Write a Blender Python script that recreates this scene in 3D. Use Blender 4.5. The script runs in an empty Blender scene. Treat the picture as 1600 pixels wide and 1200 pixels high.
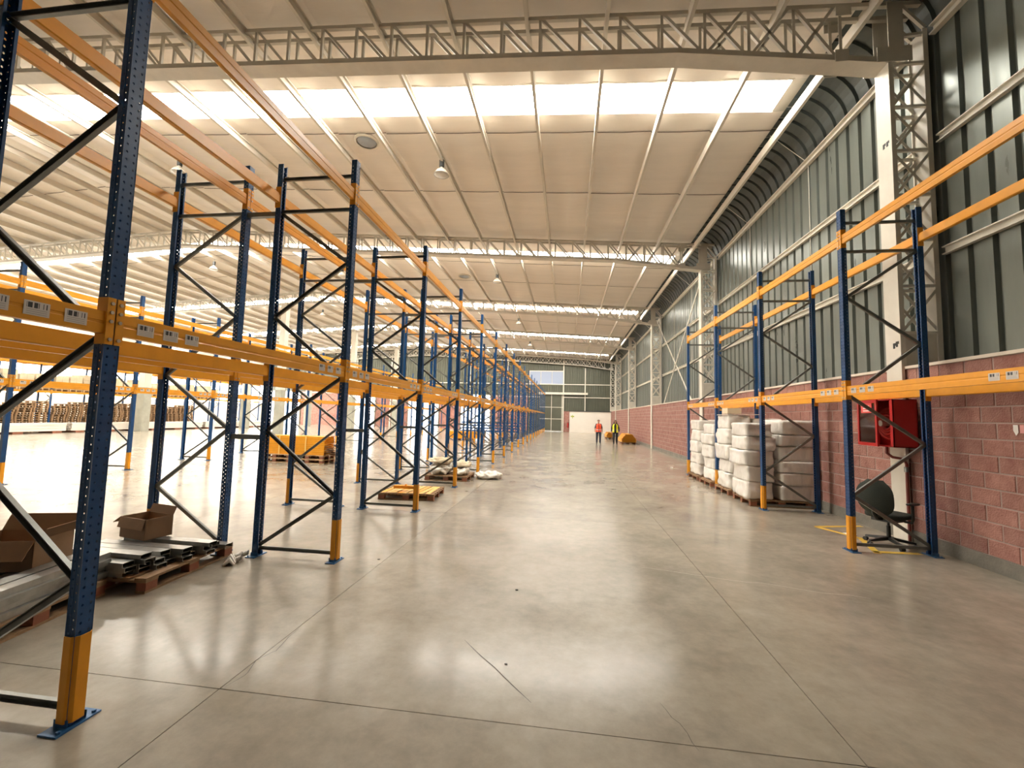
import bpy, bmesh, math, random
from mathutils import Vector, Matrix, noise
scene = bpy.context.scene
COL = scene.collection
R_ = math.radians

# ---------------------------------------------------------------- camera
F_PX, PITCH, YAW, ROLL, CAM_H = 665.48, 0.0759, 0.1308, 0.0255, 1.818
fw = Vector((-math.sin(YAW)*math.cos(PITCH), math.cos(YAW)*math.cos(PITCH), math.sin(PITCH)))
rt = Vector((math.cos(YAW), math.sin(YAW), 0.0))
up = rt.cross(fw)
c_, s_ = math.cos(ROLL), math.sin(ROLL)
rt, up = c_*rt + s_*up, -s_*rt + c_*up
cd = bpy.data.cameras.new('camera')
cd.sensor_width = 36.0
cd.lens = F_PX/1600.0*36.0
cd.clip_start, cd.clip_end = 0.05, 300.0
cam = bpy.data.objects.new('camera', cd)
COL.objects.link(cam)
cam.matrix_world = Matrix(((rt.x, up.x, -fw.x, 0.0), (rt.y, up.y, -fw.y, 0.0), (rt.z, up.z, -fw.z, CAM_H), (0, 0, 0, 1)))
scene.camera = cam

# ---------------------------------------------------------------- world, exposure
world = bpy.data.worlds.new('daylight')
scene.world = world
world.use_nodes = True
bg = world.node_tree.nodes['Background']
bg.inputs['Color'].default_value = (0.80, 0.88, 1.0, 1)
bg.inputs['Strength'].default_value = 6.0
scene.view_settings.view_transform = 'Standard'
scene.view_settings.look = 'None'
scene.view_settings.gamma = 1.0
scene.view_settings.use_curve_mapping = False
scene.view_settings.exposure = 1.0
scene.cycles.use_denoising = True
scene.cycles.use_adaptive_sampling = True
scene.cycles.adaptive_threshold = 0.02
scene.cycles.caustics_reflective = False
scene.cycles.caustics_refractive = False
scene.cycles.max_bounces = 6
scene.cycles.diffuse_bounces = 4
scene.cycles.glossy_bounces = 3
scene.cycles.sample_clamp_indirect = 6.0
SKYLIGHT = 19.0         # radiance of the daylit translucent roof panels
SIDELIGHT = 5.0        # radiance of the daylit translucent wall panels on the left
ENDLIGHT = 0.13          # radiance of the daylit panels of the far wall

# ---------------------------------------------------------------- materials
MATS = {}
def mat(name, col, rough=0.6, metal=0.0, var=0.0, vscale=3.0, col2=None, bump=0.0, bscale=40.0, rand=0.0, emit=None, estr=0.0, spec=0.5, stretch=None, rvar=0.0):
    if name in MATS: return MATS[name]
    m = bpy.data.materials.new(name); m.use_nodes = True
    nt = m.node_tree; N = nt.nodes; L = nt.links
    b = N['Principled BSDF']
    b.inputs['Base Color'].default_value = (*col, 1)
    b.inputs['Roughness'].default_value = rough
    b.inputs['Metallic'].default_value = metal
    b.inputs['Specular IOR Level'].default_value = spec
    src = None
    if var > 0 or bump > 0 or rvar > 0:
        geo = N.new('ShaderNodeNewGeometry'); src = geo.outputs['Position']
        if stretch:
            mp = N.new('ShaderNodeMapping'); mp.inputs['Scale'].default_value = stretch
            L.new(src, mp.inputs['Vector']); src = mp.outputs['Vector']
    out = None
    if var > 0:
        n = N.new('ShaderNodeTexNoise'); n.inputs['Scale'].default_value = vscale
        n.inputs['Detail'].default_value = 5.0; n.inputs['Roughness'].default_value = 0.62
        L.new(src, n.inputs['Vector'])
        r = N.new('ShaderNodeValToRGB')
        r.color_ramp.elements[0].position = 0.32; r.color_ramp.elements[1].position = 0.68
        c2 = col2 if col2 else tuple(x*(1-var) for x in col)
        r.color_ramp.elements[0].color = (*c2, 1); r.color_ramp.elements[1].color = (*col, 1)
        L.new(n.outputs['Fac'], r.inputs['Fac']); out = r.outputs['Color']
        if rvar > 0:
            mr = N.new('ShaderNodeMapRange'); mr.inputs['To Min'].default_value = rough-rvar; mr.inputs['To Max'].default_value = rough+rvar
            mr.inputs['From Min'].default_value = 0.3; mr.inputs['From Max'].default_value = 0.7
            L.new(n.outputs['Fac'], mr.inputs['Value']); L.new(mr.outputs['Result'], b.inputs['Roughness'])
    if rand > 0:
        oi = N.new('ShaderNodeObjectInfo')
        hs = N.new('ShaderNodeHueSaturation')
        mr = N.new('ShaderNodeMapRange'); mr.inputs['To Min'].default_value = 1-rand; mr.inputs['To Max'].default_value = 1+rand
        L.new(oi.outputs['Random'], mr.inputs['Value']); L.new(mr.outputs['Result'], hs.inputs['Value'])
        if out: L.new(out, hs.inputs['Color'])
        else: hs.inputs['Color'].default_value = (*col, 1)
        out = hs.outputs['Color']
    if out: L.new(out, b.inputs['Base Color'])
    if bump > 0:
        n = N.new('ShaderNodeTexNoise'); n.inputs['Scale'].default_value = bscale; n.inputs['Detail'].default_value = 4.0
        L.new(src, n.inputs['Vector'])
        bp = N.new('ShaderNodeBump'); bp.inputs['Strength'].default_value = bump; bp.inputs['Distance'].default_value = 0.02
        L.new(n.outputs['Fac'], bp.inputs['Height']); L.new(bp.outputs['Normal'], b.inputs['Normal'])
    if emit:
        b.inputs['Emission Color'].default_value = (*emit, 1); b.inputs['Emission Strength'].default_value = estr
    MATS[name] = m
    return m

BLUE = mat('rack_blue_paint', (0.004, 0.062, 0.20), 0.34, 0.0, var=0.25, vscale=9, rand=0.06)
ORANGE = mat('rack_orange_paint', (0.84, 0.36, 0.020), 0.36, 0.0, var=0.12, vscale=5, rand=0.05)
GUARD = mat('guard_orange', (0.80, 0.33, 0.010), 0.42, 0.0, var=0.10, vscale=7)
GALV = mat('galvanised_brace', (0.21, 0.215, 0.20), 0.38, 0.75, var=0.25, vscale=8)
PLATE = mat('base_plate_blue', (0.03, 0.12, 0.28), 0.38, 0.2)
BOLT = mat('bolt_zinc', (0.55, 0.50, 0.42), 0.3, 0.9)
STEEL = mat('cream_painted_steel', (0.60, 0.56, 0.48), 0.5, 0.0, var=0.14, vscale=2.5)
STEELW = mat('white_painted_steel', (0.70, 0.66, 0.57), 0.5, 0.0, var=0.12, vscale=2.0)
PURL = mat('purlin_cream', (0.66, 0.61, 0.52), 0.5, 0.0, var=0.1, vscale=2)
INSUL = mat('white_roof_insulation', (0.82, 0.755, 0.68), 0.55, 0.0, var=0.08, vscale=1.1, bump=0.25, bscale=5.0, stretch=(0.4, 2.0, 1))
STRAP = mat('dark_strap', (0.16, 0.13, 0.11), 0.7)
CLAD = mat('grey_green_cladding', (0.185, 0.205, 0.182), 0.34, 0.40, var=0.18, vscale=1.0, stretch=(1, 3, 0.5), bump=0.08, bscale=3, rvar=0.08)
CLADF = mat('olive_cladding', (0.095, 0.10, 0.072), 0.5, 0.1, var=0.15, vscale=1.0)
MORTAR = mat('mortar_pink_grey', (0.43, 0.33, 0.285), 0.9, var=0.2, vscale=4, bump=0.3, bscale=60)
BRICK = mat('red_block', (0.40, 0.21, 0.17), 0.88, var=0.3, vscale=4.5, col2=(0.265, 0.115, 0.09), bump=0.6, bscale=45, rand=0.16)
PLINTH = mat('grey_plinth', (0.23, 0.215, 0.18), 0.85, var=0.35, vscale=3, bump=0.3, bscale=30)
LEDGE = mat('ledge_cream', (0.70, 0.62, 0.52), 0.7, var=0.1)
GAP = mat('joint_dark', (0.055, 0.045, 0.036), 0.9)
WOOD = mat('pallet_wood', (0.34, 0.205, 0.105), 0.8, var=0.4, vscale=6, stretch=(3, 3, 9), rand=0.16)
WOODR = mat('red_brown_pallet_block', (0.30, 0.11, 0.06), 0.8, var=0.3, vscale=9, rand=0.1)
WOODL = mat('pale_pallet_wood', (0.52, 0.34, 0.18), 0.8, var=0.35, vscale=6, rand=0.12)
CARD = mat('brown_cardboard', (0.33, 0.20, 0.11), 0.85, var=0.15, vscale=5)
CARDL = mat('pale_carton', (0.72, 0.60, 0.42), 0.8, var=0.15, vscale=2, rand=0.12)
ZINC = mat('galvanised_sheet', (0.50, 0.50, 0.47), 0.30, 0.8, var=0.3, vscale=7, rand=0.1)
FILM = mat('white_plastic_film', (0.84, 0.80, 0.74), 0.30, 0.0, var=0.14, vscale=7, bump=0.8, bscale=7, rand=0.05, stretch=(1.6, 1.6, 0.6))
FILMC = mat('crumpled_film', (0.80, 0.75, 0.66), 0.25, 0.0, var=0.2, vscale=7, bump=0.6, bscale=14)
WHITEP = mat('white_panel', (0.85, 0.80, 0.72), 0.5, var=0.05, vscale=1)
CONC = mat('pillar_concrete', (0.42, 0.42, 0.35), 0.85, var=0.2, vscale=2, bump=0.2)
RED = mat('cabinet_red', (0.48, 0.012, 0.012), 0.35, var=0.08, vscale=6)
REDIN = mat('hose_red', (0.50, 0.03, 0.02), 0.5)
BLACK = mat('black_plastic', (0.012, 0.014, 0.012), 0.45)
FABRIC = mat('black_mesh_fabric', (0.020, 0.026, 0.018), 0.85, var=0.2, vscale=60, bump=0.4, bscale=300)
YELLOW = mat('floor_yellow', (0.72, 0.46, 0.05), 0.5, var=0.25, vscale=10)
LAMPW = mat('lamp_reflector', (0.62, 0.58, 0.50), 0.25, 0.3)
VENTC = mat('vent_grey', (0.33, 0.37, 0.42), 0.5)
SKIN = mat('skin', (0.42, 0.22, 0.15), 0.6)
HAIR = mat('dark_hair', (0.018, 0.012, 0.009), 0.6)
HIVIS_O = mat('orange_red_vest', (0.90, 0.10, 0.035), 0.6)
HIVIS_Y = mat('yellow_vest', (0.80, 0.78, 0.03), 0.6)
JEANS = mat('dark_jeans', (0.018, 0.025, 0.045), 0.8)
CLOTHB = mat('black_clothing', (0.010, 0.010, 0.012), 0.8)
PAPER = mat('paper_white', (0.82, 0.80, 0.76), 0.6)
PINKP = mat('paper_pink', (0.75, 0.35, 0.33), 0.6)
SKYP = mat('daylit_roof_panel', (0.8, 0.78, 0.72), 0.5, emit=(1.0, 0.955, 0.875), estr=SKYLIGHT)
SIDEP = mat('daylit_wall_panel', (0.8, 0.8, 0.78), 0.5, emit=(1.0, 0.955, 0.87), estr=SIDELIGHT)
DOORP = mat('daylit_sectional_door', (0.7, 0.75, 0.85), 0.4, emit=(0.86, 0.92, 1.0), estr=1.3)
ENDP = mat('daylit_end_panel', (0.20, 0.23, 0.30), 0.3, emit=(0.72, 0.82, 1.0), estr=ENDLIGHT)

def glass_mat():
    m = bpy.data.materials.new('cabinet_glass'); m.use_nodes = True
    N = m.node_tree.nodes; L = m.node_tree.links
    N.remove(N['Principled BSDF'])
    t = N.new('ShaderNodeBsdfTransparent'); t.inputs[0].default_value = (0.75, 0.70, 0.68, 1)
    g = N.new('ShaderNodeBsdfGlossy'); g.inputs['Roughness'].default_value = 0.08
    x = N.new('ShaderNodeMixShader'); x.inputs[0].default_value = 0.18
    L.new(t.outputs[0], x.inputs[1]); L.new(g.outputs[0], x.inputs[2])
    L.new(x.outputs[0], N['Material Output'].inputs['Surface'])
    return m
GLASS = glass_mat()

def label_mat():
    # printed shelf label: a bar code above, small grey lines of print below
    m = bpy.data.materials.new('printed_shelf_label'); m.use_nodes = True
    N = m.node_tree.nodes; L = m.node_tree.links
    b = N['Principled BSDF']; b.inputs['Roughness'].default_value = 0.45
    tc = N.new('ShaderNodeTexCoord'); sp = N.new('ShaderNodeSeparateXYZ'); L.new(tc.outputs['Generated'], sp.inputs[0])
    def mth(op, a, bb):
        n = N.new('ShaderNodeMath'); n.operation = op
        for i, v in enumerate((a, bb)):
            if isinstance(v, (int, float)): n.inputs[i].default_value = v
            else: L.new(v, n.inputs[i])
        return n.outputs[0]
    y, z = sp.outputs['Y'], sp.outputs['Z']
    wn = N.new('ShaderNodeTexWhiteNoise'); wn.noise_dimensions = '1D'
    L.new(mth('FLOOR', mth('MULTIPLY', y, 34.0), 0.0), wn.inputs['W'])
    bars = mth('GREATER_THAN', wn.outputs['Value'], 0.42)
    inbar = mth('MULTIPLY', mth('GREATER_THAN', z, 0.52), mth('LESS_THAN', z, 0.90))
    iny = mth('MULTIPLY', mth('GREATER_THAN', y, 0.10), mth('LESS_THAN', y, 0.90))
    k1 = mth('MULTIPLY', mth('MULTIPLY', bars, inbar), iny)
    ln = mth('GREATER_THAN', mth('FRACT', mth('MULTIPLY', z, 7.0), 0.0), 0.6)
    k2 = mth('MULTIPLY', mth('MULTIPLY', mth('MULTIPLY', ln, mth('LESS_THAN', z, 0.44)), iny), 0.35)
    mx = N.new('ShaderNodeMix'); mx.data_type = 'RGBA'
    mx.inputs['A'].default_value = (0.66, 0.61, 0.55, 1); mx.inputs['B'].default_value = (0.04, 0.04, 0.04, 1)
    L.new(mth('MAXIMUM', k1, k2), mx.inputs['Factor'])
    L.new(mx.outputs['Result'], b.inputs['Base Color'])
    return m
LABEL = label_mat()

def floor_mat():
    m = bpy.data.materials.new('polished_concrete'); m.use_nodes = True
    N = m.node_tree.nodes; L = m.node_tree.links
    b = N['Principled BSDF']
    geo = N.new('ShaderNodeNewGeometry')
    def nz(scale, detail=6, rough=0.6, dist=0.0):
        n = N.new('ShaderNodeTexNoise'); n.inputs['Scale'].default_value = scale; n.inputs['Detail'].default_value = detail
        n.inputs['Roughness'].default_value = rough; n.inputs['Distortion'].default_value = dist
        L.new(geo.outputs['Position'], n.inputs['Vector']); return n.outputs['Fac']
    def ramp(f, stops):
        r = N.new('ShaderNodeValToRGB'); e = r.color_ramp.elements
        e[0].position, e[0].color = stops[0][0], (*stops[0][1], 1); e[1].position, e[1].color = stops[-1][0], (*stops[-1][1], 1)
        for p, c in stops[1:-1]:
            k = e.new(p); k.color = (*c, 1)
        L.new(f, r.inputs['Fac']); return r.outputs['Color']
    base = ramp(nz(0.7, 8, 0.68, 0.0), [(0.32, (0.235, 0.205, 0.160)), (0.5, (0.315, 0.276, 0.217)), (0.68, (0.375, 0.333, 0.268))])
    fine = ramp(nz(7.0, 8, 0.7), [(0.3, (0.84, 0.84, 0.83)), (0.7, (1.06, 1.06, 1.06))])
    mul = N.new('ShaderNodeMix'); mul.data_type = 'RGBA'; mul.blend_type = 'MULTIPLY'; mul.inputs['Factor'].default_value = 1.0
    L.new(base, mul.inputs['A']); L.new(fine, mul.inputs['B'])
    oi = N.new('ShaderNodeObjectInfo'); mr = N.new('ShaderNodeMapRange'); mr.inputs['To Min'].default_value = 0.94; mr.inputs['To Max'].default_value = 1.06
    L.new(oi.outputs['Random'], mr.inputs['Value'])
    hs = N.new('ShaderNodeHueSaturation'); L.new(mr.outputs['Result'], hs.inputs['Value']); L.new(mul.outputs['Result'], hs.inputs['Color'])
    L.new(hs.outputs['Color'], b.inputs['Base Color'])
    rr = N.new('ShaderNodeMapRange'); rr.inputs['From Min'].default_value = 0.3; rr.inputs['From Max'].default_value = 0.7
    rr.inputs['To Min'].default_value = 0.16; rr.inputs['To Max'].default_value = 0.25
    L.new(nz(1.4, 5, 0.6, 0.0), rr.inputs['Value']); L.new(rr.outputs['Result'], b.inputs['Roughness'])
    b.inputs['Specular IOR Level'].default_value = 0.55
    return m
FLOOR = floor_mat()

# ---------------------------------------------------------------- mesh helpers
class MB:
    """collects simple solids into one mesh"""
    def __init__(s): s.v = []; s.f = []; s.sm = []
    def add(s, vs, fs, smooth=False):
        o = len(s.v); s.v += [tuple(v) for v in vs]; s.f += [tuple(i+o for i in f) for f in fs]; s.sm += [smooth]*len(fs); return s
    def box(s, x0, x1, y0, y1, z0, z1):
        return s.add([(x0,y0,z0),(x1,y0,z0),(x1,y1,z0),(x0,y1,z0),(x0,y0,z1),(x1,y0,z1),(x1,y1,z1),(x0,y1,z1)],
                     [(0,3,2,1),(4,5,6,7),(0,1,5,4),(1,2,6,5),(2,3,7,6),(3,0,4,7)])
    def obox(s, c, ax, ay, az):
        c = Vector(c); ax, ay, az = Vector(ax), Vector(ay), Vector(az)
        vs = [c+i*ax+j*ay+k*az for k in (-1,1) for (i,j) in ((-1,-1),(1,-1),(1,1),(-1,1))]
        return s.add(vs, [(0,3,2,1),(4,5,6,7),(0,1,5,4),(1,2,6,5),(2,3,7,6),(3,0,4,7)])
    def sweep(s, prof, p0, p1, side=(0,1,0), cap=True, smooth=False):
        """closed profile (u,v) swept from p0 to p1; u along side, v along the other normal"""
        p0, p1 = Vector(p0), Vector(p1); d = (p1-p0).normalized()
        u = Vector(side); u = (u - d*u.dot(d)).normalized(); w = d.cross(u)
        n = len(prof); vs = [p0+u*a+w*b for a, b in prof] + [p1+u*a+w*b for a, b in prof]
        fs = [(i, (i+1) % n, n+(i+1) % n, n+i) for i in range(n)]
        s.add(vs, fs, smooth)
        if cap: s.add(vs, [tuple(range(n-1, -1, -1)), tuple(range(n, 2*n))])
        return s
    def tube(s, pts, r, n=8, cap=True):
        pts = [Vector(p) for p in pts]; rs = r if isinstance(r, (list, tuple)) else [r]*len(pts)
        rings = []; pu = None
        for i, p in enumerate(pts):
            d = (pts[min(i+1, len(pts)-1)]-pts[max(i-1, 0)]).normalized()
            if pu is None: pu = d.orthogonal().normalized()
            pu = (pu - d*pu.dot(d)).normalized(); w = d.cross(pu)
            rings.append([p+(pu*math.cos(2*math.pi*k/n)+w*math.sin(2*math.pi*k/n))*rs[i] for k in range(n)])
        vs = [v for g in rings for v in g]; fs = []
        for i in range(len(pts)-1):
            for k in range(n):
                a, b = i*n+k, i*n+(k+1) % n
                fs.append((a, b, b+n, a+n))
        s.add(vs, fs, True)
        if cap: s.add(vs, [tuple(range(n-1, -1, -1)), tuple(range(len(vs)-n, len(vs)))])
        return s
    def lathe(s, prof, c=(0,0,0), n=20, smooth=True):
        vs = [(c[0]+r*math.cos(2*math.pi*k/n), c[1]+r*math.sin(2*math.pi*k/n), c[2]+z) for r, z in prof for k in range(n)]
        fs = []
        for i in range(len(prof)-1):
            for k in range(n):
                a, b = i*n+k, i*n+(k+1) % n; fs.append((a, b, b+n, a+n))
        return s.add(vs, fs, smooth)
    def mesh(s, name, m):
        me = bpy.data.meshes.new(name); me.from_pydata(s.v, [], s.f)
        me.polygons.foreach_set('use_smooth', s.sm)
        if m: me.materials.append(m)
        me.update(); return me
    def obj(s, name, m, parent=None, loc=None, rot=None): return inst(name, s.mesh(name, m), parent, loc, rot)
def inst(name, me, parent=None, loc=None, rot=None, scale=None):
    o = bpy.data.objects.new(name, me); COL.objects.link(o)
    if parent: o.parent = parent
    if loc: o.location = loc
    if rot: o.rotation_euler = rot
    if scale: o.scale = scale
    return o
def thing(name, label, cat, loc=(0,0,0), rotz=0.0, group=None):
    o = inst(name, None, None, loc, (0,0,rotz)); tag(o, label, cat, group); return o
def tag(o, label, cat, group=None, kind=None):
    o['label'] = label; o['category'] = cat
    if group: o['group'] = group
    if kind: o['kind'] = kind
    return o
def struct(o, label=None, cat=None):
    o['kind'] = 'structure'
    if label: o['label'] = label
    if cat: o['category'] = cat
    return o
def recalc(me):
    bm = bmesh.new(); bm.from_mesh(me); bmesh.ops.recalc_face_normals(bm, faces=bm.faces); bm.to_mesh(me); bm.free(); return me
def U(w, h, t, lip=0.0):   # open channel as a closed thin profile, opening towards +v
    return [(-w/2, 0), (w/2, 0), (w/2, h), (w/2-t, h), (w/2-t, t), (-w/2+t, t), (-w/2+t, h), (-w/2, h)]
def RECT(w, h): return [(-w/2,-h/2),(w/2,-h/2),(w/2,h/2),(-w/2,h/2)]
ORD = ['first','second','third','fourth','fifth','sixth','seventh','eighth','ninth','tenth','eleventh','twelfth','thirteenth','fourteenth','fifteenth','sixteenth','seventeenth','eighteenth','nineteenth','twentieth','twenty-first','twenty-second','twenty-third','twenty-fourth']
# ================================================================ the building
XW, XB, XL, YB, YE = 6.05, 5.42, -43.0, -3.2, 55.5
TY = [-2.75, 7.6, 17.95, 28.3, 38.65, 49.0, 55.0]
RIDGE = -18.9
def zt(x):            # top chord of the trusses
    return 9.14+0.058*(5.4-x) if x > RIDGE else 9.14+0.058*(5.4-RIDGE)-0.058*(RIDGE-x)
def zb(x):            # bottom chord, with the haunch down to the columns on the right
    return zt(x)-0.83 if x < 1.9 else zt(1.9)-0.83+(x-1.9)/(5.35-1.9)*(8.02-zt(1.9)+0.83)
SHEET = 0.22          # insulation height above the top chord

# ---- floor: slabs with sawn joints over a dark base
floor = struct(MB().box(XL-0.3, XW+0.1, YB-0.3, YE+0.3, -0.30, -0.035).obj('floor', GAP))
slab_me = MB().box(0, 1, 0, 1, -0.04, 0).mesh('slab', FLOOR)
xs = [XL] + [1.62+3.84*i for i in range(-11, 1)] + [XB+0.02]
ys = [YB] + [2.655+5.175*j for j in range(-1, 11)] + [YE]
xs = [x for i, x in enumerate(xs) if i == 0 or x > XL+0.5]; ys = [y for i, y in enumerate(ys) if i == 0 or (y > YB+0.4 and y < YE-0.3) or i == len(ys)-1]
g = 0.0030
for a, b in zip(xs, xs[1:]):
    for c, d in zip(ys, ys[1:]):
        inst('slab', slab_me, floor, (a+g, c+g, 0), None, (b-a-2*g, d-c-2*g, 1))
def ribbon(pts, w, z=0.0012):
    m = MB()
    for i, (p, q) in enumerate(zip(pts, pts[1:])):
        p, q = Vector((*p, 0)), Vector((*q, 0)); d = (q-p).normalized(); n = Vector((-d.y, d.x, 0))
        wa = w*(0.35 if i == 0 else 1)/2; wb = w*(0.35 if i == len(pts)-2 else 1)/2
        m.add([p-n*wa+Vector((0,0,z)), p+n*wa+Vector((0,0,z)), q+n*wb+Vector((0,0,z)), q-n*wb+Vector((0,0,z))], [(0,3,2,1)])
    return m
random.seed(4)
def crack(a, b, n, j, w):
    pts = [(a[0]+(b[0]-a[0])*t/n+random.uniform(-j, j)*(0 < t < n), a[1]+(b[1]-a[1])*t/n+random.uniform(-j, j)*(0 < t < n)) for t in range(n+1)]
    return ribbon(pts, w)
crack((-0.80, 3.53), (-0.20, 2.86), 6, 0.005, 0.006).obj('floor_crack', GAP, floor)
crack((-2.20, 2.68), (-2.20, 3.45), 8, 0.05, 0.004).obj('floor_crack', GAP, floor)
crack((0.75, 2.62), (0.62, 3.0), 6, 0.02, 0.003).obj('floor_crack', GAP, floor)
crack((0.9, 5.6), (3.2, 5.1), 12, 0.05, 0.004).obj('floor_crack', mat('pale_crack', (0.55, 0.5, 0.42), 0.7), floor)

# ---- yellow floor markings beside the chair
for p, q in (((4.41, 8.38), (5.30, 8.62)), ((4.41, 8.38), (4.72, 7.70)), ((4.72, 7.70), (4.42, 6.86)), ((4.42, 6.95), (5.05, 6.98))):
    p, q = Vector((*p, 0)), Vector((*q, 0)); d = (q-p); n = Vector((-d.y, d.x, 0)).normalized()*0.045
    MB().obox((p+q)/2+Vector((0, 0, 0.001)), d/2, n, (0, 0, 0.001)).obj('floor_marking', YELLOW, floor)

# ---- right wall: block work below, ribbed sheet above
wall_r = struct(MB().box(XB+0.007, XW+0.06, YB, YE, 0, 2.74).obj('wall_right', MORTAR))
MB().box(XB-0.01, XB+0.03, YB, YE, 0, 0.19).obj('plinth', PLINTH, wall_r)
MB().box(XB-0.03, XW+0.04, YB, YE, 2.74, 2.785).obj('ledge', LEDGE, wall_r)
CH, BL = 0.2125, 0.40
def brick_box(m, y, z, l=BL, dx=0.0):
    x0 = XB+dx; y0, y1, z0, z1 = y+0.008, y+l-0.008, z+0.008, z+CH-0.008; e = 0.006
    m.add([(x0+e,y0,z0),(x0+e,y1,z0),(x0+e,y1,z1),(x0+e,y0,z1),(x0,y0+e,z0+e),(x0,y1-e,z0+e),(x0,y1-e,z1-e),(x0,y0+e,z1-e),
           (XB+.04,y0,z0),(XB+.04,y1,z0),(XB+.04,y1,z1),(XB+.04,y0,z1)],
          [(4,7,6,5),(0,4,5,1),(1,5,6,2),(2,6,7,3),(3,7,4,0),(0,1,9,8),(1,2,10,9),(2,3,11,10),(3,0,8,11)])
m = MB(); brick_box(m, 0, 0); brick_me = m.mesh('brick', BRICK)
rest = MB(); random.seed(2)
for r in range(12):
    z = 0.19+r*CH; off = (BL/2 if r % 2 else 0)
    k = -8
    while True:
        y = k*BL+off; k += 1
        if y < YB: continue
        if y+BL > YE: break
        if 5.59 <= y < 15.15: inst('brick', brick_me, wall_r, (random.uniform(-0.003, 0.003), y, z))
        else: brick_box(rest, y, z, dx=random.uniform(-0.003, 0.003))
o = rest.obj('block_work', BRICK, wall_r); o['kind'] = 'stuff'

def rib_profile(n, pitch, rib, depth):   # (along, out) polyline of a ribbed sheet
    pts = []
    for i in range(n):
        a = i*pitch
        pts += [(a, 0), (a+pitch-rib, 0), (a+pitch-rib+0.018, depth), (a+pitch-0.018, depth)]
    return pts + [(n*pitch, 0)]
PIT = 0.385; NR = 3; SW = PIT*NR
rp = rib_profile(NR, PIT, 0.105, 0.06)
m = MB(); Z0, Z1 = 2.77, 8.56
vs = [(d, a, z) for z in (Z0, Z1) for a, d in rp]; n = len(rp)
m.add(vs, [(i, i+1, n+i+1, n+i) for i in range(n-1)])
sheet_me = m.mesh('cladding_sheet', CLAD)
m = MB(); steps = 10; rad = 0.93
vs = []
for s in range(steps+1):
    t = math.pi/2*s/steps
    for a, d in rp: vs.append((XW-rad+(rad+d)*math.cos(t), a, 8.56+(rad+d)*math.sin(t)))
m.add(vs, [(s*n+i, s*n+i+1, (s+1)*n+i+1, (s+1)*n+i) for s in range(steps) for i in range(n-1)])
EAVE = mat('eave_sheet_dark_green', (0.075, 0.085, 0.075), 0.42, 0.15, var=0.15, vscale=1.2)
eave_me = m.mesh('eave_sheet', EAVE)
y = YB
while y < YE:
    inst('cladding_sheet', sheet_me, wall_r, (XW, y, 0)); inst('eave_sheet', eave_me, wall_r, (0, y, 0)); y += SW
MB().box(XW+0.10, XW+0.16, YB, YE+0.5, 2.7, 8.6).obj('outer_skin', CLADF, wall_r)
cprof = [(-0.04, -0.075), (0.04, -0.075), (0.04, -0.055), (-0.02, -0.055), (-0.02, 0.055), (0.04, 0.055), (0.04, 0.075), (-0.04, 0.075)]
for zg, k in ((4.67, 0.9), (6.58, 0.9), (8.50, 1.15)):
    ya = YB
    for yb in TY[1:] + [YE]:
        if yb-ya > 0.5:
            MB().sweep([(u*k, v*k) for u, v in cprof], (XW-0.045*k, ya+0.05, zg), (XW-0.045*k, yb-0.05, zg), side=(-1, 0, 0)).obj('girt', STEELW, wall_r)
        ya = yb+0.36
for j in range(0, 5):       # sag rods and vertical ties between girts
    for t in (0.36, 0.70):
        yy = TY[j]+10.35*t
        MB().tube([(5.12, yy, 9.28), (5.92, yy-0.05, 8.52)], 0.009, 6).obj('sag_rod', STEELW, wall_r)
        MB().tube([(XW-0.03, yy, 4.7), (XW-0.03, yy, 8.5)], 0.012, 6).obj('sag_rod', STEELW, wall_r)

# ---- ceiling: sagging white insulation between purlins, straps, purlins
PX = [5.12-1.5*i for i in range(33)]
ceiling = struct(MB().box(XL-0.2, RIDGE, YB, YE, zt(XL)-0.2+SHEET+1.9, zt(XL)+SHEET+1.95).obj('ceiling', STEELW)) if False else None
def roof_z(x): return zt(x)+SHEET
m = MB()
for a, b in ((5.6, RIDGE), (RIDGE, XL-0.3)):
    m.add([(a, YB-0.2, roof_z(a)+0.28), (a, YE+0.4, roof_z(a)+0.28), (b, YE+0.4, roof_z(b)+0.28), (b, YB-0.2, roof_z(b)+0.28)], [(0, 1, 2, 3)])
def roof_panel(m, x0, x1, y0, y1, strapsy, nx=5, billow=0.045):
    ny = max(3, int((y1-y0)/0.32))
    ysub = sorted(set([y0+(y1-y0)*i/ny for i in range(ny+1)]))
    vs = []
    for yy in ysub:
        pinch = 1.0
        for s in strapsy: pinch = min(pinch, 0.25+abs(yy-s)*1.3)
        for i in range(nx+1):
            x = x0+(x1-x0)*i/nx
            vs.append((x, yy, roof_z(x)+0.02-billow*math.sin(math.pi*i/nx)*min(1, pinch)))
    k = nx+1
    m.add(vs, [(j*k+i, j*k+i+1, (j+1)*k+i+1, (j+1)*k+i) for j in range(len(ysub)-1) for i in range(nx)], True)
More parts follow.
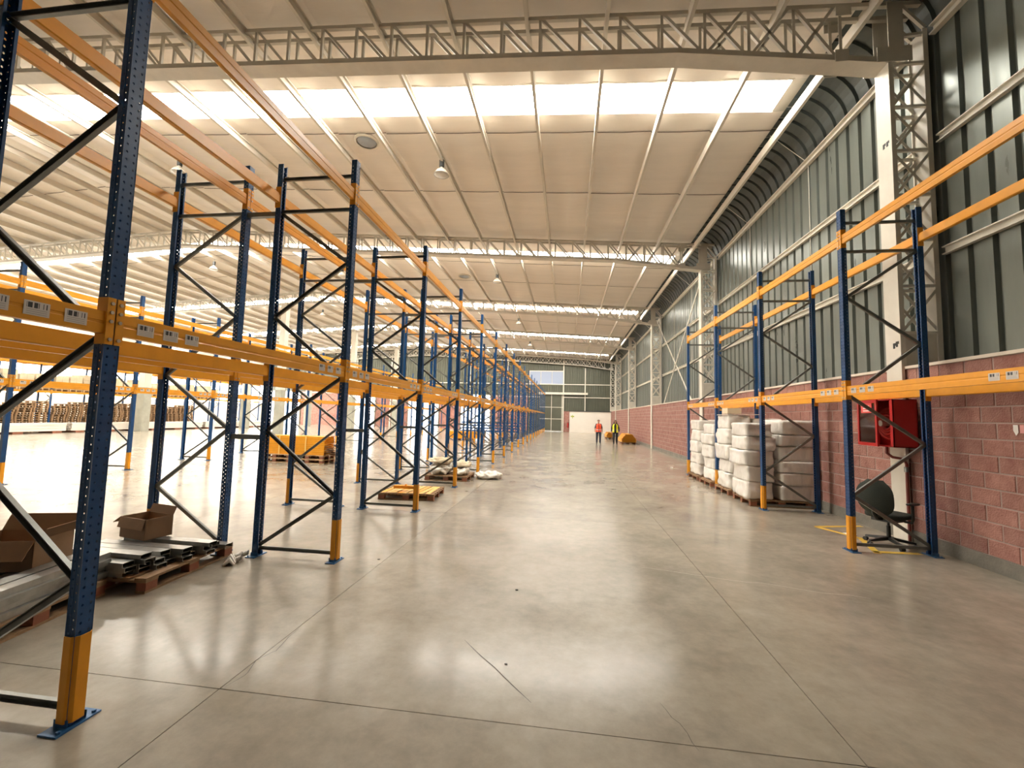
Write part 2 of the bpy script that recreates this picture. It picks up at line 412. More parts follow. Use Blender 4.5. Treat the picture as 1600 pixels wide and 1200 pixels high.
# thin roof deck above the insulation: the ceiling's own body, open over the skylights
deck = MB()
S0, S1 = 1.95, 2.98
segs = []
for j in range(6):
    a, b = (YB-0.2 if j == 0 else TY[j]), (TY[j+1] if j < 5 else YE+0.4)
    if j == 0: segs.append((a, b))
    else: segs += [(a, TY[j]+S0), (TY[j]+S1, b)]
for a, b in segs:
    for p, q in ((6.0, RIDGE), (RIDGE, XL-0.3)):
        deck.add([(p, a, roof_z(p)+0.16), (q, a, roof_z(q)+0.16), (q, b, roof_z(q)+0.16), (p, b, roof_z(p)+0.16)], [(0, 1, 2, 3)])
ceiling = struct(deck.obj('ceiling', STEEL))
far = MB()
for j in range(6):
    ta, tb = (YB if j == 0 else TY[j]), (TY[j+1] if j < 5 else YE)
    st = [ta+o_ for o_ in ((4.0, 7.2) if j == 0 else (3.65, 6.85)) if ta+o_ < tb-0.5]
    spans = [(ta, tb)] if j == 0 else [(ta, ta+S0), (ta+S1, tb)]
    for (a, b) in spans:
        for i in range(32):
            if (j in (1, 2) and i < 26) or (j == 0 and i < 12):
                m = MB(); roof_panel(m, PX[i], PX[i+1], a, b, st); m.obj('insulation_panel', INSUL, ceiling)
            else: roof_panel(far, PX[i], PX[i+1], a, b, st, nx=4)
    for s in st:
        m = MB()
        for i in range(32):
            m.sweep(RECT(0.022, 0.010), (PX[i], s, roof_z(PX[i])-0.006), ((PX[i]+PX[i+1])/2, s+0.02, roof_z((PX[i]+PX[i+1])/2)-0.022), side=(0, 1, 0))
            m.sweep(RECT(0.022, 0.010), ((PX[i]+PX[i+1])/2, s+0.02, roof_z((PX[i]+PX[i+1])/2)-0.022), (PX[i+1], s+0.04, roof_z(PX[i+1])-0.006), side=(0, 1, 0))
        m.obj('strap', STRAP, ceiling)
    pp = [(-0.035, 0), (0.035, 0), (0.035, 0.02), (-0.022, 0.02), (-0.022, 0.2), (0.035, 0.2), (0.035, 0.22), (-0.035, 0.22)]
    for i in range(33):
        m = MB(); m.sweep(pp, (PX[i], ta, zt(PX[i])), (PX[i], tb, zt(PX[i])), side=(1, 0, 0) if PX[i] > RIDGE else (-1, 0, 0))
        me = recalc(m.mesh('purlin', PURL)); inst('purlin', me, ceiling)
o = far.obj('insulation_lining', INSUL, ceiling); o['kind'] = 'stuff'
# skylight strips of daylit panes
for j in range(1, 6):
    a, b = TY[j]+S0, TY[j]+S1
    m = MB()
    for e0, e1 in ((a-0.03, a+0.02), (b-0.02, b+0.03)):
        for p, q in ((4.85, RIDGE), (RIDGE, XL)):
            m.add([(x, yv, roof_z(x)+zz) for x in (p, q) for zz in (-0.015, 0.14) for yv in (e0, e1)],
                  [(0, 1, 3, 2), (4, 6, 7, 5), (0, 4, 5, 1), (2, 3, 7, 6), (0, 2, 6, 4), (1, 5, 7, 3)])
    w = struct(m.obj('window_%d' % j, INSUL))
    for i in range(32):
        x0, x1 = PX[i], PX[i+1]
        if i == 0: x0 = 4.83
        m = MB(); m.add([(x, yv, roof_z(x)+0.075+zz) for x in (x0, x1) for zz in (0, 0.02) for yv in (a, b)],
                        [(0, 1, 3, 2), (4, 6, 7, 5), (0, 4, 5, 1), (2, 3, 7, 6), (0, 2, 6, 4), (1, 5, 7, 3)])
        m.obj('pane', SKYP, w)
    MB().box(4.83, 5.12, a, b, roof_z(5)+0.01, roof_z(5)+0.05).obj('pane_cover', STEEL, w)

# ---- trusses
def truss(j, detail):
    Y = TY[j]; W = 0.34
    t = thing('roof_truss', 'cream steel lattice roof truss, ' + ['', 'nearest to the camera, spanning the top of the picture', 'second from the camera', 'third from the camera', 'fourth from the camera', 'fifth from the camera', 'in front of the far end wall'][j], 'roof truss', (0, Y, 0), 0, 'roof trusses')
    bx = [5.36, 1.9, RIDGE, -31.9]
    m = MB()
    for p, q in ((5.9, RIDGE), (RIDGE, -31.9)):
        for (d0, d1) in ((0, 0.07), (W-0.07, W)):
            m.add([(x, d, zt(x)+zz) for x in (p, q) for zz in (-0.075, 0) for d in (d0, d1)], [(0,1,3,2),(4,6,7,5),(0,4,5,1),(2,3,7,6),(0,2,6,4),(1,5,7,3)])
    recalc_o = inst('top_chord', recalc(m.mesh('top_chord', STEEL)), t)
    m = MB()
    for p, q in zip(bx, bx[1:]):
        m.add([(x, d, zb(x)+zz) for x in (p, q) for zz in (0, 0.035) for d in (0, W)], [(0,1,3,2),(4,6,7,5),(0,4,5,1),(2,3,7,6),(0,2,6,4),(1,5,7,3)])
        for (d0, d1) in ((0, 0.02), (W-0.02, W)):
            m.add([(x, d, zb(x)+zz) for x in (p, q) for zz in (0.03, 0.10) for d in (d0, d1)], [(0,1,3,2),(4,6,7,5),(0,4,5,1),(2,3,7,6),(0,2,6,4),(1,5,7,3)])
    inst('bottom_chord', recalc(m.mesh('bottom_chord', STEEL)), t)
    ang = [(-0.025, -0.025), (0.025, -0.025), (0.025, -0.015), (-0.015, -0.015), (-0.015, 0.025), (-0.025, 0.025)]
    XS = [4.62-0.75*i for i in range(0, 49)]
    joined = MB(); cache = {}
    def member(nm, p, q, key):
        if detail:
            if key and key in cache: inst(nm, cache[key], t, p); return
            mm = MB().sweep(ang, (0, 0, 0), Vector(q)-Vector(p), side=(0, 1, 0)).mesh(nm, STEEL); recalc(mm)
            if key: cache[key] = mm
            inst(nm, mm, t, p)
        else: joined.sweep(ang, p, q, side=(0, 1, 0))
    for i, x in enumerate(XS):
        side = 'r' if x > RIDGE else 'l'
        for d in (0.03, W-0.03):
            reg = x < 1.2
            member('web_post', (x, d, zb(x)+0.04), (x, d, zt(x)-0.04), ('p', reg) if reg else None)
            if x+0.68 < 5.3:
                member('web_diagonal', (x+0.03, d, zt(x)-0.05), (x+0.68, d, zb(x+0.68)+0.06), ('d', side) if reg and abs(x-RIDGE) > 0.8 else None)
            if x > 2.2 or j == 6:
                if x+0.68 < 5.3: member('web_diagonal', (x+0.06, d, zb(x)+0.06), (x+0.66, d, zt(x+0.68)-0.05), None)
    if not detail:
        o = inst('lattice', recalc(joined.mesh('lattice', STEEL)), t); o['kind'] = 'stuff'
    for (x0, x1, z0, z1) in ((5.18, 5.72, 8.03, 8.30), (4.52, 4.74, 8.10, 8.32), (5.36, 5.60, 8.30, 9.12), (4.55, 4.80, 8.95, 9.14)):
        for d in (-0.012, W): MB().box(x0, x1, d, d+0.012, z0, z1).obj('gusset_plate', STEEL, t)
    for d in (0.03, W-0.03):
        MB().sweep(ang, (5.6, d, 9.05), (5.95, d, 8.62), side=(0, 1, 0)).obj('eave_strut', STEEL, t)
        MB().sweep(ang, (5.6, d, 8.50), (5.95, d, 8.52), side=(0, 1, 0)).obj('eave_strut', STEEL, t)
for j in range(1, 7): truss(j, j <= 2)

# ---- lattice columns along the right wall
def column(j):
    Y = TY[j]; W = 0.33
    c = thing('lattice_column', 'pale steel lattice column on the right wall, ' + ['', 'nearest to the camera beside the red hose cabinet', 'second from the camera, behind the racks', 'third from the camera', 'fourth from the camera', 'fifth from the camera', 'in the far right corner'][j], 'column', (5.35, Y, 0), 0, 'lattice columns')
    MB().box(0, 0.045, 0, W, 0, 8.1).box(0.045, 0.075, 0, 0.02, 2.8, 8.1).box(0.045, 0.075, W-0.02, W, 2.8, 8.1).obj('front_chord', STEELW, c)
    MB().box(0.575, 0.62, 0, W, 2.79, 8.6).box(0.545, 0.575, 0, 0.02, 2.79, 8.6).box(0.545, 0.575, W-0.02, W, 2.79, 8.6).obj('rear_chord', STEELW, c)
    MB().box(0.045, 0.575, 0.02, W-0.02, 2.79, 3.32).obj('foot_plate', STEEL, c)
    ang = [(-0.022, -0.022), (0.022, -0.022), (0.022, -0.012), (-0.012, -0.012), (-0.012, 0.022), (-0.022, 0.022)]
    h = 0.775; z = 3.34
    me = [recalc(MB().sweep(ang, (0.05, 0, 0.03), (0.57, 0, h-0.06), side=(0, 1, 0)).mesh('lacing', STEELW)),
          recalc(MB().sweep(ang, (0.57, 0, 0.03), (0.05, 0, h-0.06), side=(0, 1, 0)).mesh('lacing', STEELW)),
          recalc(MB().sweep(ang, (0.05, 0, 0), (0.57, 0, 0), side=(0, 1, 0)).mesh('lacing_bar', STEELW))]
    while z+h < 8.15:
        for d in (0.024, W-0.024):
            inst('lacing_bar', me[2], c, (0, d, z)); inst('lacing', me[0], c, (0, d, z)); inst('lacing', me[1], c, (0, d+(0.012 if d < 0.1 else -0.012), z))
        z += h
    for d in (0.024, W-0.024): inst('lacing_bar', me[2], c, (0, d, z))
for j in range(1, 7): column(j)
for yv, zv in ((7.70, 6.62), (7.78, 6.62), (7.68, 3.16), (7.74, 3.14)):      # small stencilled marks on the nearest column
    o_ = MB().box(-0.002, 0.0, -0.022, 0.022, -0.045, 0.045).box(-0.002, 0.0, -0.045, -0.022, 0.0, 0.045).obj('stencil_mark', BLACK, [o for o in COL.objects if o.name == 'lattice_column'][0], (0, yv-TY[1], zv))
# cross brace on the wall between the second and third columns
for k, (p, q) in enumerate((((5.62, 18.3, 8.3), (5.62, 26.0, 2.80)), ((5.66, 28.3, 8.3), (5.66, 20.6, 2.80)))):
    tag(MB().sweep(RECT(0.07, 0.035), p, q, side=(0, 1, 0)).obj('wall_brace', STEELW), ['white steel wall brace of the right wall X, sloping down away from camera', 'white steel wall brace of the right wall X, sloping down towards camera'][k], 'brace', 'cross braces on the right wall')

# ---- interior pillars
def pillar(x, y, label, w=0.42):
    p = thing('pillar', label, 'pillar', (x, y, 0), 0, 'interior pillars')
    MB().box(-w/2, w/2, -w/2, w/2, 0, 3.3).obj('concrete_base', CONC, p)
    MB().box(-w*.42, w*.42, -w*.42, w*.42, 3.3, zb(x)+0.03).obj('steel_shaft', STEELW, p)
for n_, j in zip(('second', 'third', 'fourth', 'fifth'), (2, 3, 4, 5)):
    pillar(-31.9, TY[j]+0.17, 'concrete and cream pillar in front of the far left storage racks at the %s truss' % n_, 0.62)
for n_, j in zip(('nearest', 'middle', 'farthest'), (3, 4, 5)):
    pillar(-20.7, TY[j]+0.17, 'concrete and cream pillar standing in the open left hall, %s of its line of three' % n_, 0.5)

# ---- far end wall
wall_f = struct(MB().box(XL, XW+0.1, YE+0.12, YE+0.3, 0, 11.2).obj('wall_far', CLADF))
pf = rib_profile(4, 0.30, 0.08, 0.04); n = len(pf)
def end_sheets(x0, x1, z0, z1):
    x = x0
    while x < x1-0.05:
        l = min(1.2, x1-x); m = MB(); pr = [(a, d) for a, d in pf if a <= l+1e-6]; k = len(pr)
        m.add([(x+a, YE+d, z) for z in (z0, z1) for a, d in pr], [(i, k+i, k+i+1, i+1) for i in range(k-1)])
        m.obj('cladding_sheet', CLADF, wall_f); x += 1.2
end_sheets(0.0-0.55, XW+0.1, 2.66, 9.6)
end_sheets(-5.0, -0.55, 7.85, 10.2); end_sheets(-5.0, -0.55, 5.1, 6.05)
end_sheets(-42.8, -5.0, 4.6, 11.0)
MB().box(-0.55, 0.25, YE-0.02, YE+0.12, 0, 2.66).obj('brick_panel', BRICK, wall_f)
for a, b in ((-10.0, -5.2), (-17.0, -14.2), (-26, -21.5), (-37, -30)):
    MB().box(a, b, YE-0.02, YE+0.12, 0, 4.6).obj('brick_panel', BRICK, wall_f)
for z in (4.45, 6.12): MB().box(-42, 5.9, YE-0.09, YE-0.005, z-0.05, z+0.05).obj('girt', STEELW, wall_f)
MB().box(2.16, 2.28, YE-0.1, YE-0.005, 2.66, 8.3).obj('wall_post', STEELW, wall_f)
MB().box(-0.62, -0.48, YE-0.14, YE-0.005, 0, 9.2).obj('wall_post', STEELW, wall_f)
for x in (-7.9, -13.0, -18.0, -24.0, -29.0): MB().box(x, x+0.14, YE-0.14, YE-0.005, 0, 9.6).obj('wall_post', STEELW, wall_f)
# sliding door with its rail
d1 = struct(MB().box(-3.6, -0.62, YE-0.12, YE-0.03, 0.08, 4.85).obj('door_1', CLADF))
for x in (-3.55, -2.1, -0.75): MB().box(x, x+0.07, YE-0.17, YE-0.12, 0.05, 4.85).obj('door_stile', STEELW, d1)
for z in (0.06, 1.6, 3.1, 4.78): MB().box(-3.6, -0.62, YE-0.165, YE-0.12, z, z+0.07).obj('door_rail', STEELW, d1)
for i in range(9): MB().box(-3.5+i*0.32, -3.42+i*0.32, YE-0.145, YE-0.12, 0.1, 4.8).obj('door_rib', CLADF, d1)
tag(MB().box(-3.8, 2.55, YE-0.34, YE-0.20, 4.80, 5.06).box(-3.8, 2.55, YE-0.20, YE-0.17, 4.9, 4.96).obj('door_track', STEELW), 'long white sliding door track on the far end wall', 'door track')
# window band above the door
wb = struct(MB().box(-5.0, -0.62, YE-0.08, YE-0.02, 6.05, 6.15).box(-5.0, -0.62, YE-0.08, YE-0.02, 7.78, 7.88).obj('window_6', STEELW))
for i in range(3):
    MB().box(-5.0+i*1.46, -4.94+i*1.46, YE-0.08, YE-0.02, 6.15, 7.78).obj('mullion', STEELW, wb)
    MB().box(-4.93+i*1.46, -3.56+i*1.46, YE-0.055, YE-0.03, 6.16, 7.77).obj('pane', ENDP, wb)
# white panel wall in the far right corner, with a green exit sign and red extinguisher board
wp = tag(MB().box(0.26, 5.36, 54.1, 54.25, 0, 2.62).obj('white_partition', WHITEP), 'large white panel partition in the far right corner behind the walking people', 'partition')
MB().box(0.2, 5.4, 54.05, 54.3, 2.62, 2.72).obj('top_strip', mat('dark_strip', (0.05, 0.05, 0.05), 0.6), wp)  # dark strip along the top edge of the partition
MB().box(0.42, 0.85, 54.085, 54.10, 1.93, 2.09).obj('exit_sign', mat('sign_green_yellow', (0.45, 0.52, 0.10), 0.5), wp)
MB().box(0.60, 0.68, 54.085, 54.10, 1.75, 2.2).obj('exit_sign', mat('sign_green_yellow', (0.45, 0.52, 0.10), 0.5), wp)
e = thing('fire_extinguisher', 'small red fire extinguisher on the brick beside the white partition', 'extinguisher', (0.08, YE-0.12, 0.55))
m = MB(); m.lathe([(0.0, 0), (0.085, 0.0), (0.09, 0.05), (0.09, 0.52), (0.06, 0.6), (0.03, 0.64), (0, 0.65)], n=14); m.obj('cylinder_body', RED, e)
MB().box(-0.03, 0.05, -0.02, 0.02, 0.62, 0.72).obj('valve', BLACK, e); MB().tube([(0.04, 0, 0.66), (0.11, 0, 0.6), (0.11, 0, 0.25)], 0.014).obj('hose', BLACK, e)
# daylit sectional doors of the far wall, left part
for k, (a, b) in enumerate(((-14.1, -10.1), (-21.4, -17.1), (-29.9, -26.1), (-42, -37.2))):
    w = struct(MB().box(a, a+0.1, YE-0.1, YE+0.1, 0, 4.55).box(b-0.1, b, YE-0.1, YE+0.1, 0, 4.55).box(a, b, YE-0.1, YE+0.1, 4.45, 4.6).obj('door_%d' % (k+2), STEELW))
    for r in range(6): MB().box(a+0.1, b-0.1, YE-0.02, YE+0.05, 0.02+r*0.74, 0.02+r*0.74+0.72).obj('door_panel', DOORP, w)

# ---- left wall with long daylit bands, back wall
wall_l = struct(MB().box(XL-0.2, XL, YB, YE, 0, 2.65).box(XL-0.2, XL, YB, YE, 7.6, 10.2).obj('wall_left', WHITEP))
for j in range(6):
    a, b = (YB if j == 0 else TY[j])+0.3, (TY[j+1] if j < 5 else YE)
    w = struct(MB().box(XL-0.12, XL+0.02, a-0.3, a, 2.65, 7.6).obj('window_%d' % (7+j), STEELW))
    for z0, z1 in ((2.65, 4.25), (4.3, 5.9), (5.95, 7.6)):
        n_ = 4; wd = (b-a)/n_
        for i in range(n_): MB().box(XL-0.08, XL-0.04, a+i*wd+0.02, a+(i+1)*wd-0.02, z0, z1).obj('pane', SIDEP, w)
wall_b = struct(MB().box(XL, XW+0.1, YB-0.2, YB, 0, 11).obj('wall_back', mat('back_wall_grey', (0.20, 0.20, 0.18), 0.8)))
# ================================================================ pallet racking
FW_, FD, TOP = 0.09, 0.07, 5.10     # upright width (along the row), depth (across), height
def perforated(m, P, du, width, cols, z0, z1, rx, rz, pitch=0.05):
    """flat strip from point P along du (unit), with columns (offset, z shift) of holes; cells tile the strip"""
    du = Vector(du); P = Vector(P)
    edges = [0.0]
    for c, w, sh in cols: edges += [c-w/2, c+w/2]
    edges.append(width)
    def rect(a, b, za, zb):
        if b-a < 1e-5 or zb-za < 1e-5: return
        m.add([P+du*a+Vector((0,0,za)), P+du*b+Vector((0,0,za)), P+du*b+Vector((0,0,zb)), P+du*a+Vector((0,0,zb))], [(0,1,2,3)])
    prev = 0.0
    for c, w, sh in cols:
        rect(prev, c-w/2, z0, z1); prev = c+w/2
        z = z0+0.04+sh; rect(c-w/2, c+w/2, z0, z)
        while z+pitch < z1-0.02:
            cz = z+pitch/2
            outer = [(-w/2,-pitch/2),(0,-pitch/2),(w/2,-pitch/2),(w/2,0),(w/2,pitch/2),(0,pitch/2),(-w/2,pitch/2),(-w/2,0)]
            inner = [(rx*math.cos(R_(225+45*k)), rz*math.sin(R_(225+45*k))) for k in range(8)]
            vs = [P+du*(c+a)+Vector((0,0,cz+b)) for a, b in outer+inner]
            m.add(vs, [(k, (k+1) % 8, 8+(k+1) % 8, 8+k) for k in range(8)])
            z += pitch
        rect(c-w/2, c+w/2, z, z1)
    rect(prev, width, z0, z1)
def upright_mesh(holes):
    m = MB(); x1, x0, w = FD/2, -FD/2, FW_/2
    if holes:
        perforated(m, (x1, -w, 0), (0, 1, 0), FW_, [(0.0225, 0.045, 0), (0.0675, 0.045, 0.0)], 0, TOP, 0.0065, 0.0085)
        for sy, flip in ((-w, 1), (w, -1)):
            perforated(m, (x0, sy, 0), (1, 0, 0), FD, [(0.020, 0.024, 0), (0.048, 0.024, 0.025)], 0, TOP, 0.0045, 0.006)
        for sy in (-1, 1): m.add([(x0, sy*w, 0), (x0, sy*(w-0.018), 0), (x0, sy*(w-0.018), TOP), (x0, sy*w, TOP)], [(0, 1, 2, 3)])
        me = m.mesh('upright', BLUE)
        bm = bmesh.new(); bm.from_mesh(me); bmesh.ops.remove_doubles(bm, verts=bm.verts, dist=0.0002)
        bmesh.ops.recalc_face_normals(bm, faces=bm.faces)
        r = bmesh.ops.solidify(bm, geom=bm.faces[:], thickness=0.0025)
        bm.to_mesh(me); bm.free()
        return me
    t = 0.004
    prof = [(-w, x1), (w, x1), (w, x0), (w-0.018, x0), (w-0.018, x0+t), (w-t, x0+t), (w-t, x1-t), (-w+t, x1-t), (-w+t, x0+t), (-w+0.018, x0+t), (-w+0.018, x0), (-w, x0)]
    m.add([(v, u, z) for z in (0, TOP) for u, v in prof], [(i, (i+1) % 12, 12+(i+1) % 12, 12+i) for i in range(12)])
    m.add([(v, u, TOP) for u, v in prof], [tuple(range(12))])
    return recalc(m.mesh('upright', BLUE))
UPR_H, UPR = upright_mesh(True), upright_mesh(False)
GAPX = 1.04
NODES = [(0, 0.13), (1, 0.79), (0, 1.56), (1, 2.25), (0, 3.03), (1, 3.74), (0, 4.43)]     # 0 = rear upright, 1 = aisle upright
CH8 = [(-0.019, -0.016), (0.019, -0.016), (0.022, -0.012), (0.022, 0.016), (0.018, 0.016), (0.018, -0.010), (-0.018, -0.010), (-0.018, 0.016), (-0.022, 0.016), (-0.022, -0.012)]
HB = recalc(MB().sweep(CH8, (-GAPX+0.02, 0, 0), (-0.02, 0, 0), side=(0, 0, 1)).mesh('horizontal_brace', GALV))
DB = []
for (s0, z0), (s1, z1) in zip(NODES, NODES[1:]):
    p = (-GAPX*(1-s0)+(0.03 if s0 == 0 else -0.03), 0, z0); q = (-GAPX*(1-s1)+(0.03 if s1 == 0 else -0.03), 0, z1)
    d = Vector(q)-Vector(p)
    DB.append(recalc(MB().sweep(CH8, p, q, side=(-d.z, 0, d.x)).mesh('diagonal_brace', GALV)))
BP = MB().box(-0.055, 0.065, -0.115, 0.115, 0, 0.010).box(-0.045, 0.045, -0.05, -0.046, 0.008, 0.05).box(-0.045, 0.045, 0.046, 0.05, 0.008, 0.05)
for y in (-0.09, 0.09): BP.lathe([(0.011, 0.008), (0.011, 0.022), (0, 0.024)], (0.045, y, 0), 6, False)
BP = BP.mesh('base_plate', PLATE)
gp = [(-0.030, -0.052), (0.022, -0.056), (0.052, -0.030), (0.052, 0.030), (0.022, 0.056), (-0.030, 0.052)]
gi = [(x-0.006 if x > 0 else x, y*0.92) for x, y in gp]
m = MB(); pr = gp+gi[::-1]; n = len(pr)
m.add([(x, y, z) for z in (0.03, 0.50) for x, y in pr], [(i, (i+1) % n, n+(i+1) % n, n+i) for i in range(n)]); 
m.add([(x, y, 0.50) for x, y in pr], [(i, i+1, n-2-i, n-1-i) for i in range(5)])
GU = recalc(m.mesh('column_guard', GUARD))
SP = MB().box(-0.2095, 0.2095, -0.03, 0.03, -0.03, 0.03).mesh('row_spacer', GALV)
FEND = []
def frame(x, y, rot, holes, label, group, spacer=False, guard=True, lying=None):
    t = thing('rack_upright', label, 'rack frame', (x, y, 0) if lying is None else lying, rot, group)
    for px, r, g_ in ((0, 0, guard), (-GAPX, math.pi, False)):
        u = inst('post', UPR_H if holes else UPR, t, (px, 0, 0.0), (0, 0, r))
        inst('base_plate', BP, u)
        if g_: inst('column_guard', GU, u)
    for z in (0.10, 4.45, 4.90): inst('horizontal_brace', HB, t, (0, 0, z))
    for k, me in enumerate(DB): inst('diagonal_brace', me, t)
    if spacer:
        for z in (1.47, 4.42): inst('row_spacer', SP, t, (-GAPX-FD/2-0.2105, 0, z))
    return t
BAY = 2.8; LEN = BAY-FW_-0.004
# beam: folded box section with a step and a long groove, running along +y from its first connector
bp_ = [(-0.012, -0.075), (0.028, -0.075), (0.030, -0.012), (0.026, -0.006), (0.026, 0.006), (0.030, 0.012), (0.030, 0.075), (-0.010, 0.075), (-0.010, 0.045), (-0.022, 0.045), (-0.022, -0.065)]
bp_ = [(u, v*0.89) for u, v in bp_]
m = MB(); n = len(bp_)
m.add([(u, yv, v) for yv in (0, LEN) for u, v in bp_], [(i, (i+1) % n, n+(i+1) % n, n+i) for i in range(n)]+[tuple(range(n)), tuple(range(2*n-1, n-1, -1))])
BEAM = recalc(m.mesh('rack_beam', ORANGE))
def conn_mesh(bolts):
    m = MB().box(0.037, 0.043, -0.0425, 0.0, -0.13, 0.155).box(-0.03, 0.043, -0.001, 0.004, -0.13, 0.155)
    if bolts:
        for k in range(5):
            z = -0.10+k*0.055
            if k == 1: continue
            nn = 6; vs = [(0.043, -0.0215+0.0115*math.cos(2*math.pi*i/nn), z+0.0115*math.sin(2*math.pi*i/nn)) for i in range(nn)]
            v2 = [(0.050, a, b) for _, a, b in vs]
            m.add(vs+v2, [(i, (i+1) % nn, nn+(i+1) % nn, nn+i) for i in range(nn)]+[tuple(range(nn, 2*nn))])
    me = recalc(m.mesh('connector', ORANGE)); me.materials.append(BOLT)
    for p in me.polygons:
        if p.index >= 12: p.material_index = 1
    return me
CON = {}
for b in (0, 1):
    me = conn_mesh(b); CON[(b, 0)] = me
    me2 = me.copy(); me2.transform(Matrix.Scale(-1, 4, (0, 1, 0))); me2.flip_normals(); CON[(b, 1)] = me2
BOLTS = recalc(MB().box(0, 0, 0, 0, 0, 0).mesh('x', BOLT)) if False else None
LAB = MB().box(0, 0.0015, 0, 0.112, 0, 0.075).mesh('shelf_label', LABEL)
LABS = MB().box(0, 0.0015, 0, 0.085, 0, 0.070).mesh('shelf_label', LABEL)
def beam(x, y, z, rot, label, group, near=0, labels=False):
    """x = upright centre line, y = centre of the upright at the start (lower y), rot 0: outer face to +x, pi: to -x"""
    flip = abs(rot) > 1
    o = inst('rack_crossbar', BEAM, None, (x, y+BAY-FW_/2-0.002 if flip else y+FW_/2+0.002, z), (0, 0, rot))
    tag(o, label, 'rack beam', group)
    if near:
        b = 1 if near > 1 else 0
        inst('connector', CON[(b, 0)], o, (0, 0, 0)); inst('connector', CON[(b, 1)], o, (0, LEN, 0))
    if labels:
        for yy in (0.10, 0.28, 0.45, LEN-0.56, LEN-0.39, LEN-0.21): inst('shelf_label', LAB, o, (0.0300, yy, -0.040))
    return o
ZM, ZT = 2.32, 4.625
def run(xc, y0, k0, k1, rot, rowname, holes_to, spacer, group, near_to, label_to, levels=(ZM, ZT)):
    s = 1 if abs(rot) < 1 else -1
    # xc is the aisle upright; the rear one sits GAPX behind it
    for k in range(k0, k1+1):
        frame(xc, y0+BAY*k, rot, k <= holes_to, 'blue rack frame with grey braces, %s from camera, %s' % (ORD[k-k0], rowname), group, spacer)
    for k in range(k0, k1):
        for zi, z in enumerate(levels):
            for side in (0, 1):
                xx = xc if side == 0 else xc-s*GAPX
                r = rot if side == 0 else rot+math.pi
                r = 0.0 if abs(math.cos(r)-1) < 1e-3 else math.pi
                near = 2 if k <= 2 else (1 if k <= near_to else 0)
                lv = ('lower' if zi == 0 else 'upper') if len(levels) == 2 else ORD[zi]+' level'
                beam(xx, y0+BAY*k, z, r, 'orange %s beam, %s side, %s bay of the %s' % (lv, 'front' if side == 0 else 'rear', ORD[k-k0], rowname), group+' beams', near, labels=(side == 0 and zi == 0 and k <= label_to))
run(-2.80, 2.24, -1, 18, 0.0, 'left aisle rack row', 2, True, 'left rack row', 9, 7)
run(-5.37, 2.24, -1, 18, math.pi, 'row behind the left aisle row', 2, False, 'left rear rack row', 6, 0)
run(4.12, 6.92, -1, 3, math.pi, 'right rack', 2, False, 'right rack', 9, 9)
run(-12.55, 8.10, -1, 12, 0.0, 'middle hall rack row', -9, False, 'middle hall rack row', 4, 3)
run(-34.6, 18.9, -1, 9, 0.0, 'far left storage rack', -9, False, 'far left storage rack', -9, -9, levels=(2.68, 4.55))
# ================================================================ goods and furniture
def pallet(loc, rotz, label, group=None, L=1.2, W=0.8, wood=WOOD, blocks=WOODR):
    t = thing('pallet', label, 'pallet', loc, rotz, group)
    nb = 5 if W < 0.9 else 6
    bw = 0.12; tb = MB().box(-L/2, L/2, -bw/2, bw/2, -0.011, 0.011).mesh('top_board', wood)
    for i in range(nb): inst('top_board', tb, t, (0, -W/2+bw/2+(W-bw)*i/(nb-1), 0.133), (0, 0, random.uniform(-0.008, 0.008)))
    cb = MB().box(-0.07, 0.07, -W/2, W/2, -0.011, 0.011).mesh('cross_board', wood)
    bb = MB().box(-L/2, L/2, -0.05, 0.05, -0.011, 0.011).mesh('bottom_board', wood)
    bk = MB().box(-0.065, 0.065, -0.05, 0.05, -0.039, 0.039).mesh('block', blocks)
    for x in (-L/2+0.072, 0, L/2-0.072):
        inst('cross_board', cb, t, (x, 0, 0.111))
        for y in (-W/2+0.052, 0, W/2-0.052): inst('block', bk, t, (x, y, 0.061))
    for y in (-W/2+0.052, 0, W/2-0.052): inst('bottom_board', bb, t, (0, y, 0.011))
    return t
def one_mesh_pallet(seed):
    m = MB(); L, W = 0.8, 1.2    # L along the row (y), W across (x)
    for i in range(6): m.box(-W/2, W/2, -L/2+i*0.136, -L/2+i*0.136+0.118, 0.122, 0.144)
    for x in (-W/2, -0.07, W/2-0.14): m.box(x, x+0.14, -L/2, L/2, 0.1, 0.122)
    for x in (-W/2, -0.07, W/2-0.14):
        for y in (-L/2, -0.05, L/2-0.10): m.box(x, x+0.14, y, y+0.10, 0.022, 0.1)
    for y in (-L/2, -0.05, L/2-0.10): m.box(-W/2, W/2, y, y+0.10, 0, 0.022)
    return m.mesh('pallet', WOOD)

# ---- storage in the far left rack: pallet stacks below, carton loads above
random.seed(11)
PM = one_mesh_pallet(1); sidx = 0
for b in range(6):
    y0 = 18.9+BAY*b
    for s in range(3):
        n_ = 13+((b*3+s) % 3)-1
        for k in range(n_):
            o = inst('pallet', PM, None, (-35.12+random.uniform(-0.03, 0.03), y0+0.55+s*0.85+random.uniform(-0.008, 0.008)+0.05*math.sin(k*0.6+b), k*0.1455), (0, 0, random.uniform(-0.008, 0.008)))
            tag(o, 'empty wooden pallet, %s from the floor in the %s stack of the far left rack' % (ORD[k], ORD[sidx]), 'pallet', 'empty pallets stacked in the far left rack')
        sidx += 1
cm = {}
def carton_load(w, d, h):
    m = MB(); nl = 3
    for i in range(nl):
        for j in range(2): m.box(-d/2, d/2, -w/2+j*w/2+0.006, -w/2+(j+1)*w/2-0.006, 0.15+i*h/nl+0.004, 0.15+(i+1)*h/nl-0.004)
    return m.mesh('carton_block', CARDL)
CB = [carton_load(0.80, 1.1, h) for h in (0.95, 1.1, 0.85)]
PB = MB().box(-0.6, 0.6, -0.4, 0.4, 0.115, 0.144)
